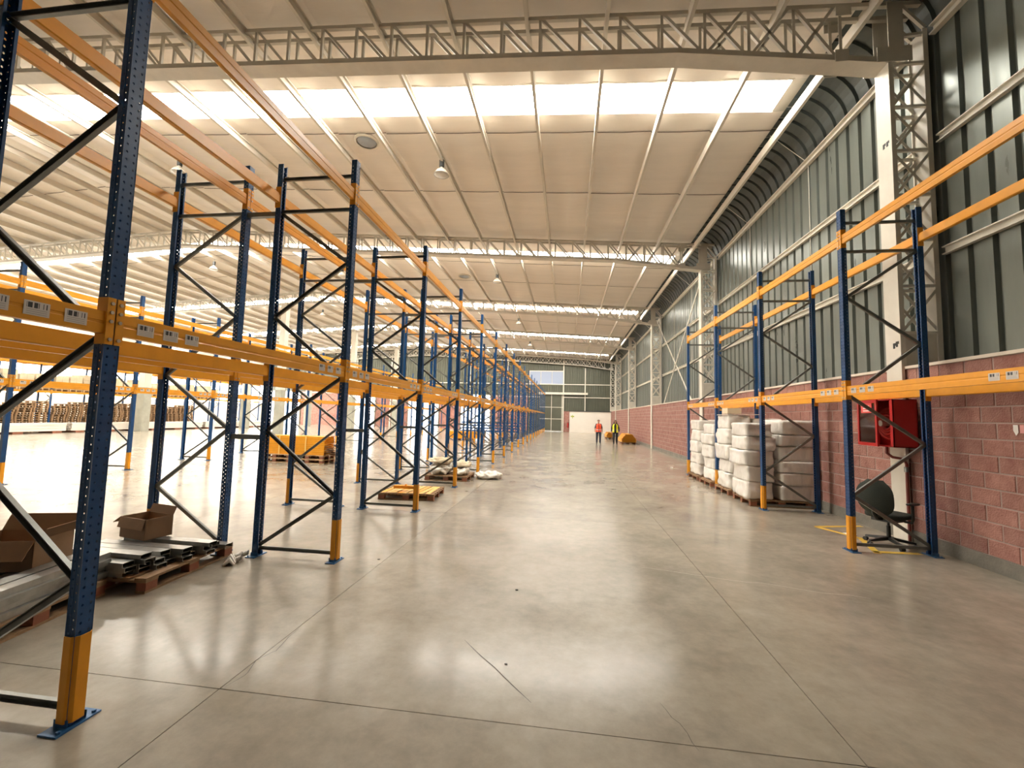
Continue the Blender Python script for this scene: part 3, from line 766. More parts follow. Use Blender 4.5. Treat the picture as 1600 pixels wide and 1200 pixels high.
for y in (-0.36, 0, 0.36):
    PB.box(-0.6, 0.6, y-0.045, y+0.045, 0, 0.115)
PB = PB.mesh('pallet_base', WOODL)
for b in range(7):
    for lv, z in enumerate((2.757, 4.627)):
        for s in range(3):
            t = thing('carton_load', 'pale carton load on the %s level of the far left rack, %s from the left' % (('lower', 'upper')[lv], ORD[b*3+s]), 'carton load', (-35.12, 18.9+BAY*b+0.55+s*0.85, z), 0, 'carton loads in the far left rack')
            inst('pallet_base', PB, t); inst('carton_block', CB[(b+s+lv) % 3], t, None, None, (1, 0.94, 1))
# ---- long white profile bundles lying in front of the storage rack
for k in range(5):
    t = thing('profile_bundle', 'pale metal profile bundle on low bearers before the far left rack, %s from left' % ORD[k], 'profile bundle', (-33.25, 19.2+k*5.3, 0), 0, 'profile bundles before the far left rack')
    for y in (0.5, 2.5, 4.5): MB().box(-0.55, 0.55, y-0.25, y+0.25, 0, 0.12).obj('bearer', WOODR, t)
    me = recalc(MB().sweep(U(0.22, 0.16, 0.012), (0, 0, 0), (0, 5.0, 0), side=(1, 0, 0)).mesh('profile', WHITEP))
    for r in range(3):
        for c in range(4): inst('profile', me, t, (-0.39+c*0.26, 0.02*((r+c) % 3), 0.29+r*0.172))

# ---- pallet with galvanised channels and an open carton (left edge of the picture)
random.seed(5)
pallet((-4.68, 3.06, 0), R_(101), 'low wooden pallet under long steel channels, at the left edge of the picture')
def channel_mesh(l, w, h):
    m = MB(); t = 0.004
    pr = [(-w/2, 0), (-w/2, h), (w/2, h), (w/2, 0), (w/2-0.02, 0), (w/2-0.02, t), (w/2-t, t), (w/2-t, h-t), (-w/2+t, h-t), (-w/2+t, t), (-w/2+0.02, t), (-w/2+0.02, 0)]
    m.sweep(pr, (-l/2, 0, 0), (l/2, 0, 0), side=(0, 1, 0)); return recalc(m.mesh('steel_channel', ZINC))
CHA, CHB = channel_mesh(1.35, 0.125, 0.055), channel_mesh(1.15, 0.118, 0.045)
a = R_(101); dx, dy = math.cos(a), math.sin(a)
n_ = 0
for r in range(4):
    for c in range(5 if r < 3 else 2):
        off = -0.29+c*0.145+random.uniform(-0.005, 0.005)+(0.028 if r % 2 else -0.012); sh = random.uniform(-0.02, 0.14)
        cx, cy = -4.68+dx*sh-dy*off, 3.06+dy*sh+dx*off
        o = inst('steel_channel', CHA, None, (cx, cy, 0.146+r*0.0565), (0, 0, a+random.uniform(-0.012, 0.012)*(r > 0)+(0.03*(c-0.5) if r == 3 else 0)))
        tag(o, 'galvanised steel channel, %s layer, %s piece, on the pallet at the picture left edge' % (ORD[r], ORD[c]), 'steel channel', 'steel channels on the left edge pallet'); n_ += 1
def carton(name, label, loc, rotz, sx, sy, sz, flaps, tilt=0.0):
    t = thing(name, label, 'box', loc, rotz); t.rotation_euler = (tilt, 0, rotz)
    th = 0.006
    MB().box(-sx/2, sx/2, -sy/2, sy/2, 0, th).box(-sx/2, sx/2, -sy/2, -sy/2+th, 0, sz).box(-sx/2, sx/2, sy/2-th, sy/2, 0, sz).box(-sx/2, -sx/2+th, -sy/2, sy/2, 0, sz).box(sx/2-th, sx/2, -sy/2, sy/2, 0, sz).obj('carton_body', CARD, t)
    for side, l, ang in flaps:
        ca, sa = math.cos(R_(ang)), math.sin(R_(ang))
        if side in ('f', 'b'):
            s = -1 if side == 'f' else 1
            p = Vector((0, s*sy/2, sz)); d = Vector((0, s*ca, sa)); wv = Vector((sx/2, 0, 0))
        else:
            s = -1 if side == 'l' else 1
            p = Vector((s*sx/2, 0, sz)); d = Vector((s*ca, 0, sa)); wv = Vector((0, sy/2, 0))
        nn = d.cross(wv).normalized()*0.003
        MB().obox(p+d*l/2, d*l/2, wv, nn).obj('flap', CARD, t)
    return t
carton('open_carton', 'open brown cardboard box on steel channels, at the left edge of the picture', (-5.10, 3.47, 0.318), R_(16), 0.62, 0.42, 0.27, [('f', 0.18, -55), ('b', 0.16, 60), ('r', 0.14, 50)])

# ---- second pallet: folded zinc trays and a box
pallet((-4.60, 4.37, 0), R_(94), 'flat wooden pallet carrying short zinc trays, behind the nearest blue upright', L=1.2, W=1.0)
k = 0
TRY = [3.80+0.125*i for i in range(9)]
for (yy, nlay, xs_) in zip(TRY, (3, 4, 2, 3, 3, 2, 3, 2, 1), (0.0, 0.05, 0.12, 0.02, 0.2, 0.1, 0.28, 0.2, 0.34)):
    for r in range(nlay):
        o = inst('zinc_tray', CHB, None, (-4.83+xs_*0.6+random.uniform(-0.04, 0.04), yy+0.045, 0.146+r*0.0462), (0, 0, R_(-1.5)+random.uniform(-0.004, 0.004)))
        k += 1
        tag(o, 'short folded zinc tray, %s layer of the %s pile from front on second pallet' % (ORD[r], ORD[TRY.index(yy)]), 'zinc tray', 'zinc trays on the second pallet')
carton('open_carton', 'small open brown box with a hanging flap, on the zinc trays', (-4.98, 4.62, 0.286), R_(-12), 0.44, 0.30, 0.235, [('l', 0.16, -30), ('f', 0.12, -75), ('b', 0.10, 70)])
o = MB(); random.seed(9)
for kx in range(7): o.tube([(-3.93-0.02*kx, 4.62+kx*0.045, 0.01), (-3.87+random.uniform(-.04, .04), 4.64+kx*0.045, 0.05+random.uniform(0, .05)), (-3.83-0.02*kx, 4.66+kx*0.045, 0.012)], [0.02, 0.032, 0.012], 6)
tag(o.obj('film_scrap', FILMC), 'scrap of torn white film beside the pallet of zinc trays', 'film scrap')

# ---- pallet with orange offcuts under the third bay
pallet((-3.38, 9.25, 0), R_(4), 'dark wooden pallet with yellow offcuts, behind the third left frame', W=1.0)
off_me = recalc(MB().sweep(U(0.09, 0.05, 0.008), (0, -0.46, 0), (0, 0.46, 0), side=(1, 0, 0)).mesh('orange_offcut', ORANGE))
YW = mat('pale_yellow_paint', (0.82, 0.50, 0.14), 0.4, var=0.1)
off_y = off_me.copy(); off_y.materials[0] = YW
random.seed(3)
for k in range(9):
    o = inst('beam_offcut', off_y if k % 3 else off_me, None, (-3.86+k*0.118, 9.25+random.uniform(-0.03, 0.03), 0.150), (0, 0, random.uniform(-0.06, 0.06)))
    tag(o, 'yellow metal channel offcut on the dark pallet, %s from the left' % ORD[k], 'metal offcut', 'yellow offcuts on the dark pallet')
o = tag(MB().box(-0.26, 0.26, -0.05, 0.05, 0, 0.055).box(-0.26, 0.26, -0.055, 0.055, 0.055, 0.065).box(-0.02, 0.02, -0.02, 0.02, 0.065, 0.09).obj('guard_piece', ORANGE), 'loose bright orange guard piece lying across the yellow offcuts', 'guard piece'); o.location = (-3.45, 9.02, 0.2005)

# ---- lumpy film things
def lump(name, m_, sx, sy, sz, seed, amp, n=9, pw=4.0, freq=3.0, fill=0.0):
    """rounded, creased block standing on z = 0"""
    bm = bmesh.new(); bmesh.ops.create_cube(bm, size=2.0)
    bmesh.ops.subdivide_edges(bm, edges=bm.edges[:], cuts=n, use_grid_fill=True)
    off = Vector((seed*7.3, seed*3.1, seed*1.7))
    for v in bm.verts:
        p = v.co; q = (abs(p.x)**pw+abs(p.y)**pw+abs(p.z)**pw)**(1/pw)
        d = p/q
        c = Vector((d.x*sx/2, d.y*sy/2, d.z*sz/2))
        k = noise.noise(c*freq+off)*amp+noise.noise(c*freq*2.7+off)*amp*0.5
        c += d.normalized()*k
        c.z = max(c.z, -sz/2)
        if amp < 0.06: c.z = min(c.z, sz/2)
        v.co = (c.x, c.y, c.z+sz/2)
    me = bpy.data.meshes.new(name); bm.to_mesh(me); bm.free()
    for f in me.polygons: f.use_smooth = True
    me.materials.append(m_); return me
pallet((-3.30, 12.05, 0), 0.0, 'wooden pallet buried under crumpled film, behind the fourth left frame', W=1.0)
random.seed(8)
for k, (x, y, z, sx, sy, sz, mm) in enumerate(((-3.55, 12.0, 0.145, 0.62, 0.85, 0.32, FILMC), (-3.6, 11.95, 0.45, 0.62, 0.7, 0.14, CARDL), (-2.94, 11.95, 0.145, 0.36, 0.7, 0.24, FILMC), (-2.95, 12.0, 0.375, 0.5, 0.5, 0.12, CARDL))):
    o = inst('film_heap', lump('film_heap', mm, sx, sy, sz*0.9, k+3, 0.10, 16, 2.4, 6.0), None, (x, y, z), (0, 0, k*0.03))
    tag(o, ['largest crumpled white film heap on the fourth-bay pallet', 'crumpled beige sheet on the left of the film heap', 'small crumpled white film heap at the right of the pallet', 'crumpled beige sheet on the right of the film heap'][k], 'film heap', 'crumpled film on the pallet')
o = inst('film_heap', lump('film_heap', FILMC, 0.75, 0.7, 0.2, 21, 0.09, 16, 2.2, 6.0), None, (-2.24, 12.45, 0), (0, 0, 0.5))
tag(o, 'white plastic film spilling onto the aisle floor beside a left rack leg', 'film heap')

# ---- strapped stack of orange beams in the open hall
m = MB(); o4, i4 = RECT(0.098, 0.060), RECT(0.086, 0.048)
vs = [(x, u, v) for x in (-1.2, 1.2) for u, v in o4+i4]
m.add(vs, [(i, (i+1) % 4, 8+(i+1) % 4, 8+i) for i in range(4)]+[(4+i, 12+i, 12+(i+1) % 4, 4+(i+1) % 4) for i in range(4)]+[(i, 4+i, 4+(i+1) % 4, (i+1) % 4) for i in range(4)]+[(8+i, 8+(i+1) % 4, 12+(i+1) % 4, 12+i) for i in range(4)])
beam2 = recalc(m.mesh('stacked_bar', ORANGE))
def beam_stack(cx, cy, rotz, rows, cols, label, z0, lab):
    ca, sa = math.cos(rotz), math.sin(rotz)
    for r in range(rows):
        nc = cols if rotz == 0 else max(3, cols-max(0, r-3))
        for c in range(nc):
            o_ = (c-(nc-1)/2)*0.105
            o = inst('stacked_bar', beam2, None, (cx-sa*o_+ca*random.uniform(-0.015, 0.015), cy+ca*o_, z0+0.032+r*0.0640), (0, 0, rotz))
            tag(o, 'orange rack beam, %s row, %s column of the %s' % (ORD[r], ORD[c], lab), 'rack beam', lab)
for k, z in enumerate((0, 0.146)):
    for s in (-0.62, 0.62):
        t = pallet((-9.6+s, 14.35, z), 0.0, 'wooden pallet, %s layer %s side, under the strapped orange beam stack' % (('lower', 'upper')[k], 'left' if s < 0 else 'right'), wood=WOODL)
beam_stack(-9.6, 14.35, 0.0, 10, 6, '', 0.292, 'strapped beam stack in the left hall')
st = MB()
for x in (-10.1, -9.1):
    st.box(x-0.02, x+0.02, 14.35-0.335, 14.35-0.325, 0.293, 0.95).box(x-0.02, x+0.02, 14.35-0.335, 14.35+0.335, 0.935, 0.945)
tag(st.obj('strapping_band', mat('strap_yellow', (0.85, 0.62, 0.2), 0.5)), 'pale strapping bands around the orange beam stack', 'strap', None)
random.seed(17)
for k in range(6):
    m = MB(); L = 0.42; pts = []
    for s in range(9): pts.append((s/8*L-L/2, 0.02*math.sin(s*0.8+k)))
    m.add([(x, y, z+(0.004 if t else 0)) for t in (0, 1) for y in (-0.25, 0.25) for x, z in pts], [(i, i+1, 9+i+1, 9+i) for i in range(8)]+[(18+i, 27+i, 28+i, 19+i) for i in range(8)]+[(i, 18+i, 19+i, i+1) for i in range(8)]+[(9+i, 10+i, 28+i, 27+i) for i in range(8)], True)
    o = m.obj('bent_sheet', CARD); o.location = (-8.13+0.02*(k % 2), 14.2, 0.318+k*0.075); o.rotation_euler = (0, 0, random.uniform(-0.2, 0.2))
    tag(o, 'wavy brown cardboard sheet at the end of the orange beam stack, %s from below' % ORD[k], 'cardboard', 'wavy cardboard by the beam stack')
# ---- orange stacks farther down the hall
pallet((-7.3, 30.6, 0), 0.0, 'wooden pallet under the small orange beam stack seen between the rack legs', W=0.8)
beam_stack(-7.3, 30.6, 0.0, 8, 6, '', 0.146, 'small beam stack between the rack rows')
pallet((4.5, 33.0, 0), R_(90), 'wooden pallet under the orange beam stack behind the person in yellow', W=1.0)
beam_stack(4.5, 33.4, R_(90), 9, 10, '', 0.146, 'near beam stack behind the people')
pallet((3.9, 40.5, 0), R_(90), 'wooden pallet under the farther orange beam stack between the two people', W=0.8)
beam_stack(3.9, 40.6, R_(90), 7, 7, '', 0.146, 'farther beam stack behind the people')
o = MB().tube([(4.98+0.1, 33.0, 0.02), (5.1, 32.4, 0.10), (5.15, 31.9, 0.02)], 0.03).obj('grey_pipe_piece', GALV); tag(o, 'bent grey pipe piece on the floor beside the near orange beam stack', 'pipe')
# ---- blue rack frames laid flat
for k in range(4):
    z = 0.48+k*0.245
    t = frame(0, 0, 0, False, 'spare blue rack frame lying flat beyond the left rows, %s from below' % ORD[k], 'spare rack frames', guard=False, lying=(-9.3+0.05*k, 37.5, z))
    t.rotation_euler = (R_(90), 0, R_(90))
for k in range(3): tag(MB().box(-9.4+k*1.8, -9.2+k*1.8, 37.35, 38.7, 0, 0.36).obj('timber_bearer', WOODL), 'timber bearer under the spare blue frames, %s from the left' % ORD[k], 'timber', 'bearers under the spare frames')

# ---- white wrapped loads in the right rack
random.seed(21)
def bale(x, y, z, sx, sy, sz, seed, label, amp=0.022):
    o = inst('wrapped_bale', lump('wrapped_bale', FILM, sx-1.2*amp, sy-1.2*amp, sz, seed, amp, 10, 16.0, 3.6), None, (x, y, z), (0, 0, random.uniform(-0.03, 0.03)))
    tag(o, label, 'bale', 'white film wrapped bales in the right rack'); return o
sd = 30
for li, (yc, dy_, cols, top) in enumerate(((10.52, 1.02, ((4.22, 0.62, 5), (4.98, 0.78, 6)), 0), (11.80, 0.92, ((4.28, 0.56, 5), (4.94, 0.74, 6)), 0), (13.15, 1.0, ((4.30, 0.52, 5), (4.95, 0.74, 5)), 0), (14.35, 1.0, ((4.28, 0.50, 5), (4.95, 0.78, 5)), 0))):
    pallet((4.62, yc, 0), 0.0, 'wooden pallet under the %s white wrapped load in the right rack' % ORD[li], 'pallets under the wrapped loads', L=1.3, W=1.0)
    for ci, (xc, sx, nl) in enumerate(cols):
        z = 0.147; tot = [1.74, 1.78, 1.62, 1.72][li] if ci else [1.66, 1.84, 1.60, 1.70][li]
        hs = [random.uniform(0.85, 1.15) for _ in range(nl)]; f = tot/sum(hs)
        for k, h in enumerate(hs):
            sd += 1; h *= f
            ox = random.uniform(-0.035, 0.02) if ci == 0 else 0
            bale(xc+ox, yc+random.uniform(-0.015, 0.015), z, sx-0.01+(0.06 if (ci == 0 and k in (2, 3)) else 0), dy_-0.03, h, sd, 'white wrapped bale, %s layer, %s side of the %s load in the right rack' % (ORD[k], 'aisle' if ci == 0 else 'wall', ORD[li]), 0.045 if ci == 0 else 0.014)
            z += h
o = MB(); o.obox((4.45, 11.75, 2.0), (0.45, 0, 0.012), (0, 0.4, 0), (0, 0, 0.006)); o = o.obj('white_board', WHITEP); o.location = (0, 0, 0.012)
tag(o, 'flat white board lying on top of the second wrapped load', 'board')
o = tag(MB().box(4.05, 4.38, 11.5, 11.9, 2.03, 2.17).obj('small_carton', CARDL), 'small pale carton on top of the white board in the right rack', 'box')

# ---- red hose cabinet on the brick wall
cab = thing('hose_cabinet', 'red fire hose cabinet with glazed door, on the brick wall above the office chair', 'hose cabinet', (5.0, 7.32, 1.49))
D, Wd, Hh, th = 0.345, 0.80, 0.745, 0.012       # depth in x, width in y, height
MB().box(D-th, D, 0, Wd, 0, Hh).box(0, D, 0, th, 0, Hh).box(0, D, Wd-th, Wd, 0, Hh).box(0, D, 0, Wd, 0, th).box(0, D, 0, Wd, Hh-th, Hh).box(0, th, 0, 0.07, 0, Hh).obj('cabinet_body', RED, cab)
hng = Vector((0.0, Wd, 0)); ang = R_(9)
dv = Vector((-math.sin(ang), -math.cos(ang), 0)); nv = Vector((-math.cos(ang), math.sin(ang), 0)); L_ = 0.62
def dbox(m, a, b, z0, z1, t=0.012): return m.obox(hng+dv*(a+b)/2+Vector((0, 0, (z0+z1)/2)), dv*(b-a)/2, nv*t, (0, 0, (z1-z0)/2))
m = MB(); dbox(m, 0, L_, 0, 0.05); dbox(m, 0, L_, Hh-0.05, Hh); dbox(m, 0, 0.05, 0.05, Hh-0.05); dbox(m, L_-0.05, L_, 0.05, Hh-0.05)
door = m.obj('cabinet_door', RED, cab)
m = MB(); dbox(m, 0.05, L_-0.05, 0.05, Hh-0.05, 0.003); m.obj('door_glass', GLASS, door)
m = MB(); m.obox(hng+dv*0.30+nv*0.007+Vector((0, 0, 0.62)), dv*0.17, nv*0.002, (0, 0, 0.085)); m.obj('door_sticker', mat('sticker_red', (0.75, 0.08, 0.07), 0.4), door)
m = MB()
for zz in (0.65, 0.61, 0.57): m.obox(hng+dv*0.30+nv*0.0095+Vector((0, 0, zz)), dv*0.10, nv*0.001, (0, 0, 0.008))
m.obj('sticker_print', PAPER, door)
m = MB()
for r in (0.10, 0.14, 0.18, 0.22, 0.255): m.tube([(0.20+0.03*(r > 0.2), 0.42+r*math.cos(a_*math.pi/12), 0.37+r*math.sin(a_*math.pi/12)) for a_ in range(25)], 0.022, 8, False)
m.tube([(0.16, 0.2, 0.55), (0.13, 0.14, 0.40), (0.13, 0.13, 0.2), (0.15, 0.2, 0.08)], 0.022, 8)
m.obj('hose_reel', REDIN, cab)
MB().box(0.13, 0.33, 0.40, 0.46, 0.34, 0.40).tube([(0.1, 0.43, 0.37), (0.33, 0.43, 0.37)], 0.05, 12).obj('reel_hub', LAMPW, cab)
o = MB().tube([(5.15, 7.70, 1.49), (5.15, 7.70, 1.38), (5.20, 7.66, 1.32), (5.31, 7.58, 1.30), (5.33, 7.56, 1.22), (5.33, 7.56, 0.0)], 0.022, 10).obj('supply_pipe', mat('pipe_red_brown', (0.20, 0.045, 0.035), 0.45)); tag(o, 'dark red supply pipe running down from the hose cabinet to the floor', 'pipe')
MB().tube([(5.33, 7.56, 1.10), (5.33, 7.56, 1.18)], 0.034, 10).obj('pipe_coupling', GALV, o)

# ---- office chair
ch = thing('office_chair', 'black swivel office chair with mesh back beside the brick wall', 'chair', (4.90, 7.36, 0), R_(-62))
m = MB()
st_ = thing
for k in range(5):
    a = R_(90+72*k+20); p = Vector((math.cos(a)*0.31, math.sin(a)*0.31, 0.075)); d = Vector((math.cos(a), math.sin(a), 0)); s = Vector((-d.y, d.x, 0))
    mm = MB(); q0 = Vector((0, 0, 0.115))+d*0.03
    mm.add([q0-s*0.03+Vector((0,0,-.03)), q0+s*0.03+Vector((0,0,-.03)), q0+s*0.025+Vector((0,0,.02)), q0-s*0.025+Vector((0,0,.02)), p-s*0.02+Vector((0,0,-.014)), p+s*0.02+Vector((0,0,-.014)), p+s*0.014+Vector((0,0,.014)), p-s*0.014+Vector((0,0,.014))],
           [(0,3,2,1),(4,5,6,7),(0,1,5,4),(1,2,6,5),(2,3,7,6),(3,0,4,7)])
    leg = mm.obj('base_leg', BLACK, ch)
    w = MB()
    for o_ in (-0.018, 0.018):
        c0 = p+s*o_; w.tube([c0+s*-0.009+Vector((0,0,-0.045)), c0+s*0.009+Vector((0,0,-0.045))], 0.030, 12)
    w.obj('caster', BLACK, leg)
MB().tube([(0, 0, 0.08), (0, 0, 0.30)], 0.028, 12).tube([(0, 0, 0.22), (0, 0, 0.42)], 0.018, 12).obj('gas_column', BLACK, ch)
inst('seat', lump('seat', FABRIC, 0.50, 0.48, 0.10, 3, 0.008, 8, 4.0), ch, (0, 0.02, 0.41))
MB().box(-0.14, 0.14, -0.16, 0.14, 0.37, 0.42).obj('seat_mechanism', BLACK, ch)
m = MB(); nu, nv_ = 12, 14
for t_ in (0, 1):
    vs = []
    for j in range(nv_+1):
        v = j/nv_
        w = 0.25*(1-abs(2*v-1)**3.2)**0.5*(0.88+0.12*math.sin(v*3.0)) if 0 < v < 1 else 0.10
        for i in range(nu+1):
            u = 2*i/nu-1
            vs.append((u*w, -0.235-0.05*(1-u*u)-0.07*math.sin(v*2.6)+0.05*v*0-(0.030 if t_ else 0)*(1-u*u*0.7), 0.46+v*0.54))
    k_ = nu+1
    m.add(vs, [((j*k_+i, j*k_+i+1, (j+1)*k_+i+1, (j+1)*k_+i) if t_ else (j*k_+i, (j+1)*k_+i, (j+1)*k_+i+1, j*k_+i+1)) for j in range(nv_) for i in range(nu)], True)
m.obj('backrest', FABRIC, ch)
MB().tube([(0, -0.10, 0.40), (0, -0.27, 0.42), (0, -0.33, 0.50), (0, -0.345, 0.75)], [0.025, 0.025, 0.028, 0.022], 8).obj('back_support', BLACK, ch)
for s in (-1, 1):
    ar = MB().tube([(s*0.20, 0.02, 0.40), (s*0.29, 0.02, 0.40), (s*0.305, 0.02, 0.46), (s*0.305, 0.02, 0.66)], [0.018, 0.018, 0.02, 0.02], 8).obj('armrest_post', BLACK, ch)
    inst('armrest_pad', lump('armrest_pad', BLACK, 0.085, 0.25, 0.035, 5, 0.002, 5, 4), ar, (s*0.305, 0.03, 0.655))

# ---- papers stuck on the wall and litter
o = MB().add([(5.412, 5.985, 1.80), (5.412, 5.955, 1.74), (5.412, 5.925, 1.78), (5.412, 5.93, 1.87), (5.412, 5.985, 1.87), (5.4135, 5.985, 1.80), (5.4135, 5.955, 1.74), (5.4135, 5.925, 1.78), (5.4135, 5.93, 1.87), (5.4135, 5.985, 1.87)], [(0, 1, 2, 3, 4), (9, 8, 7, 6, 5)]).obj('paper_scrap', PAPER); tag(o, 'torn white paper stuck on the brick wall at the right edge', 'paper')
o = MB().box(5.411, 5.413, 5.86, 5.905, 1.77, 1.87).obj('paper_notice', PINKP); tag(o, 'pink paper notice stuck on the brick wall at the right edge', 'paper')
o = MB().obox((4.72, 7.98, 0.004), (0.08, 0.02, 0), (-0.015, 0.05, 0), (0, 0, 0.002)).obj('paper_scrap', PAPER); tag(o, 'white paper scrap on the floor behind the office chair', 'paper')
for k, (x, y) in enumerate(((-0.42, 3.25), (-0.5, 4.6), (-2.3, 5.2), (4.0, 17.2))):
    o = inst('floor_crumb', lump('floor_crumb', PAPER if k == 3 else GAP, 0.022+0.09*(k == 3), 0.016+0.02*(k == 3), 0.006+0.036*(k == 3), k, 0.006, 3, 2.5), None, (x, y, 0)); tag(o, ['dark crumb on the floor by the short crack', 'dark crumb on the bare aisle floor', 'small brown crumb near the second left frame', 'crumpled white litter beside the right wall'][k], 'litter')

# ---- high bay lamps and roof vents
def lamp(x, y, label):
    zc = zt(x)
    t = thing('high_bay_lamp', label, 'lamp', (x, y, zc-0.62), 0, 'high bay lamps')
    MB().tube([(0, 0, 0.46), (0, 0.02, 0.54), (0, 0, 0.62)], 0.008, 6).obj('hook', GALV, t)
    MB().lathe([(0, 0.46), (0.075, 0.46), (0.075, 0.26), (0.06, 0.24), (0, 0.24)], n=16, smooth=False).obj('ballast_housing', BLACK, t)
    m = MB(); m.lathe([(0.05, 0.24), (0.07, 0.20), (0.17, 0.12), (0.225, 0.02), (0.235, 0.0), (0.22, 0.0), (0.16, 0.11), (0.05, 0.19)], n=24); m.obj('reflector', LAMPW, t)
    m = MB(); m.lathe([(0, -0.035), (0.12, -0.025), (0.222, 0.004), (0.222, 0.01), (0, -0.02)], n=24); m.obj('lens', mat('lamp_lens', (0.75, 0.72, 0.66), 0.15), t)
for k, yv in enumerate((12.0, 22.35, 32.7, 43.0)): lamp(-3.9, yv, 'bell-shaped high bay lamp above the aisle, %s from the camera' % ORD[k])
for k, (x, yv) in enumerate(((-20.4, 21.6), (-12.9, 22.35), (-12.9, 32.7), (-20.4, 32.7), (-12.9, 12.0))): lamp(x, yv, 'high bay lamp over the left hall, ' + ['behind the left rear rack frame', 'beyond the second left frame', 'farther over the middle rack row', 'farther over the open floor', 'nearest over the middle rack row'][k])
for k, (x, yv) in enumerate(((-6.15, 11.6), (-6.15, 24.0))):
    zz = roof_z(x)-0.06
    t = thing('roof_vent', 'round grey roof vent disc, ' + ['nearer to the camera, above the left rack', 'farther from the camera'][k], 'roof vent', (x, yv, zz), 0, 'roof vents')
    m = MB(); m.lathe([(0, 0), (0.26, 0), (0.30, 0.03), (0.30, 0.08), (0, 0.08)], n=24); m.obj('vent_disc', VENTC, t)
    m = MB(); m.lathe([(0.30, -0.01), (0.36, -0.01), (0.37, 0.04), (0.30, 0.04)], n=24); m.obj('vent_rim', PURL, t)
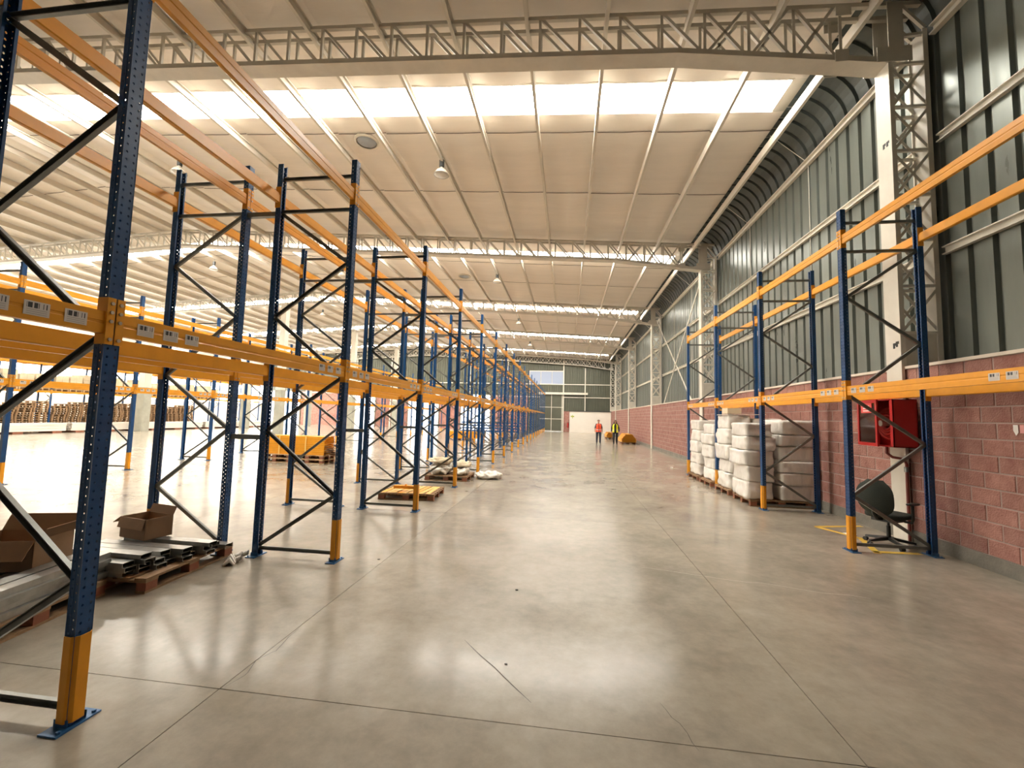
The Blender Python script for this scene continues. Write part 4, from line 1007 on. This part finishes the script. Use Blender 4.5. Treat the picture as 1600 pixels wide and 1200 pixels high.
# ================================================================ the two people
def person(loc, rotz, label, female, step):
    t = thing('person', label, 'person', loc, rotz)
    V, Rr, E = [], [], []
    def add(p, r, par=None):
        V.append(p); Rr.append(r if isinstance(r, tuple) else (r, r)); i = len(V)-1
        if par is not None: E.append((par, i))
        return i
    pel = add((0, 0, 0.96), (0.155, 0.115)); sp = add((0, 0.005, 1.12), (0.14, 0.10), pel); che = add((0, 0.005, 1.30), (0.165, 0.115), sp)
    ne0 = add((0, 0.01, 1.44), (0.085, 0.07), che); ne = add((0, 0.0, 1.505), 0.055, ne0); hd = add((0, -0.012, 1.575), (0.062, 0.075), ne); h2 = add((0, -0.01, 1.65), (0.078, 0.095), hd); add((0, -0.002, 1.725), (0.062, 0.078), h2)
    for s in (-1, 1):
        st = step*s
        sh = add((s*0.165, 0.01, 1.405), 0.075, che); el = add((s*0.250, 0.03+0.05*st, 1.13), 0.058, sh); wr = add((s*0.268, -0.05+0.10*st, 0.90), 0.038, el)
        pa = add((s*0.262, -0.065+0.11*st, 0.835), (0.022, 0.040), wr)
        for f in range(4):
            k0 = add((s*0.262-s*0.004*f, -0.098+0.022*f+0.11*st, 0.785), 0.0095, pa); k1 = add((s*0.254, -0.098+0.022*f+0.11*st, 0.745+0.006*abs(f-1.3)), 0.0085, k0); add((s*0.24, -0.096+0.021*f+0.11*st, 0.715+0.009*abs(f-1.3)), 0.007, k1)
        th = add((s*0.25, -0.105+0.11*st, 0.835), 0.011, pa); add((s*0.238, -0.122+0.11*st, 0.795), 0.009, th)
        hip = add((s*0.095, 0, 0.90), 0.125, pel); kn = add((s*0.105, -0.03-0.10*st, 0.50), 0.084, hip); an = add((s*0.105, 0.03-0.16*st, 0.10+0.02*(st > 0)), 0.062, kn); add((s*0.115, -0.13-0.16*st, 0.042), (0.055, 0.042), an)
    me = bpy.data.meshes.new('body_skeleton'); me.from_pydata(V, E, [])
    tmp = bpy.data.objects.new('body_skeleton', me); COL.objects.link(tmp)
    sk = tmp.modifiers.new('skin', 'SKIN'); tmp.modifiers.new('sub', 'SUBSURF').levels = 2
    for i, d in enumerate(me.skin_vertices[0].data): d.radius = Rr[i]; d.use_root = (i == 0)
    dg = bpy.context.evaluated_depsgraph_get(); bm_ = bpy.data.meshes.new_from_object(tmp.evaluated_get(dg))
    bpy.data.objects.remove(tmp); bm_.name = 'body'
    for mm in (SKIN, CLOTHB if female else mat('dark_shirt', (0.06, 0.05, 0.06), 0.8), CLOTHB if female else JEANS, BLACK): bm_.materials.append(mm)
    lowest = min(v.co.z for v in bm_.vertices)
    for v in bm_.vertices: v.co.z -= lowest
    for p in bm_.polygons:
        c = p.center; p.use_smooth = True
        z = c.z; x = abs(c.x)
        p.material_index = 3 if z < 0.09 else (0 if (z > 1.475 or (x > 0.2 and z < (0.93 if female else 1.12) and z > 0.6)) else (2 if z < 0.97 and x < 0.21 else 1))
    inst('body', bm_, t)
    # face
    f = MB()
    for s in (-1, 1): f.lathe([(0, -0.008), (0.009, 0), (0, 0.008)], (s*0.032, -0.098, 1.665), 8)
    f.obj('eyes', BLACK, t)
    n_ = MB(); n_.add([(-0.014, -0.098, 1.625), (0.014, -0.098, 1.625), (0, -0.125, 1.63), (0, -0.100, 1.675)], [(0, 1, 2), (0, 2, 3), (2, 1, 3)]); n_.obj('nose', SKIN, t)
    MB().box(-0.024, 0.024, -0.103, -0.090, 1.596, 1.606).obj('mouth', mat('lips', (0.35, 0.12, 0.10), 0.6), t)
    for s in (-1, 1): inst('ear', lump('ear', SKIN, 0.022, 0.045, 0.065, 2, 0.002, 3, 2.2), t, (s*0.088, 0.0, 1.62))
    # vest: shell around the torso
    m = MB(); n = 28; zs = [0.86, 0.95, 1.05, 1.15, 1.25, 1.34, 1.40, 1.455]; rx = [0.205, 0.20, 0.19, 0.19, 0.20, 0.205, 0.17, 0.105]; ry = [0.155, 0.15, 0.14, 0.14, 0.15, 0.152, 0.125, 0.095]
    gapa = 0.42 if female else 0.10
    for off, rev in ((0.0, False), (-0.012, True)):
        vs = []
        for z, a, b in zip(zs, rx, ry):
            for i in range(n+1):
                th = -math.pi/2+gapa+(2*math.pi-2*gapa)*i/n
                vs.append(((a+off)*math.cos(th), (b+off)*math.sin(th)+0.004, z))
        k = n+1; fs = [(j*k+i, j*k+i+1, (j+1)*k+i+1, (j+1)*k+i) for j in range(len(zs)-1) for i in range(n)]
        m.add(vs, [fc[::-1] for fc in fs] if rev else fs, True)
    vest = m.obj('vest', HIVIS_Y if female else HIVIS_O, t)
    m = MB(); band = []
    for z in (1.0, 1.045):
        for i in range(n+1):
            th = -math.pi/2+gapa+(2*math.pi-2*gapa)*i/n; band.append((0.203*math.cos(th), 0.153*math.sin(th)+0.004, z))
    m.add(band, [(i, i+1, n+2+i, n+1+i) for i in range(n)], True); m.obj('reflective_band', mat('reflective_grey', (0.6, 0.6, 0.58), 0.4), vest)
    # hair
    m = MB(); rings = []; L = 9; nn = 20
    for j in range(L+1):
        ph = math.pi/2*j/L
        for i in range(nn):
            th = 2*math.pi*i/nn; fr = max(0, -math.sin(th))
            zc = 1.655+0.092*math.cos(ph)+(0.05*fr*(j/L)**2)
            rings.append((0.090*math.sin(ph)*math.cos(th), 0.012+0.105*math.sin(ph)*math.sin(th)*(0.93 if fr else 1), zc))
    m.add(rings, [(j*nn+i, j*nn+(i+1) % nn, (j+1)*nn+(i+1) % nn, (j+1)*nn+i) for j in range(L) for i in range(nn)], True)
    if female:
        vs = []; zz = [1.70, 1.60, 1.50, 1.40, 1.30, 1.22]; w = [0.092, 0.112, 0.135, 0.155, 0.15, 0.12]
        for z, r in zip(zz, w):
            for i in range(15):
                th = R_(-38+256*i/14); vs.append((r*math.cos(th), 0.03+0.105*math.sin(th), z))
        m.add(vs, [(j*15+i, j*15+i+1, (j+1)*15+i+1, (j+1)*15+i) for j in range(5) for i in range(14)], True)
        vs2 = [(x*0.9, 0.03+(y-0.03)*0.88, z) for x, y, z in vs]
        m.add(vs2, [(j*15+i, (j+1)*15+i, (j+1)*15+i+1, j*15+i+1) for j in range(5) for i in range(14)], True)
    m.obj('hair', HAIR if female else mat('grey_hair', (0.10, 0.08, 0.07), 0.7), t)
    return t
person((2.25, 31.5, 0), R_(4), 'person in orange-red safety vest and dark jeans walking up the aisle', False, 0.75)
person((3.42, 31.4, 0), R_(-6), 'person with long dark hair in open yellow vest and black clothes walking', True, -0.75)
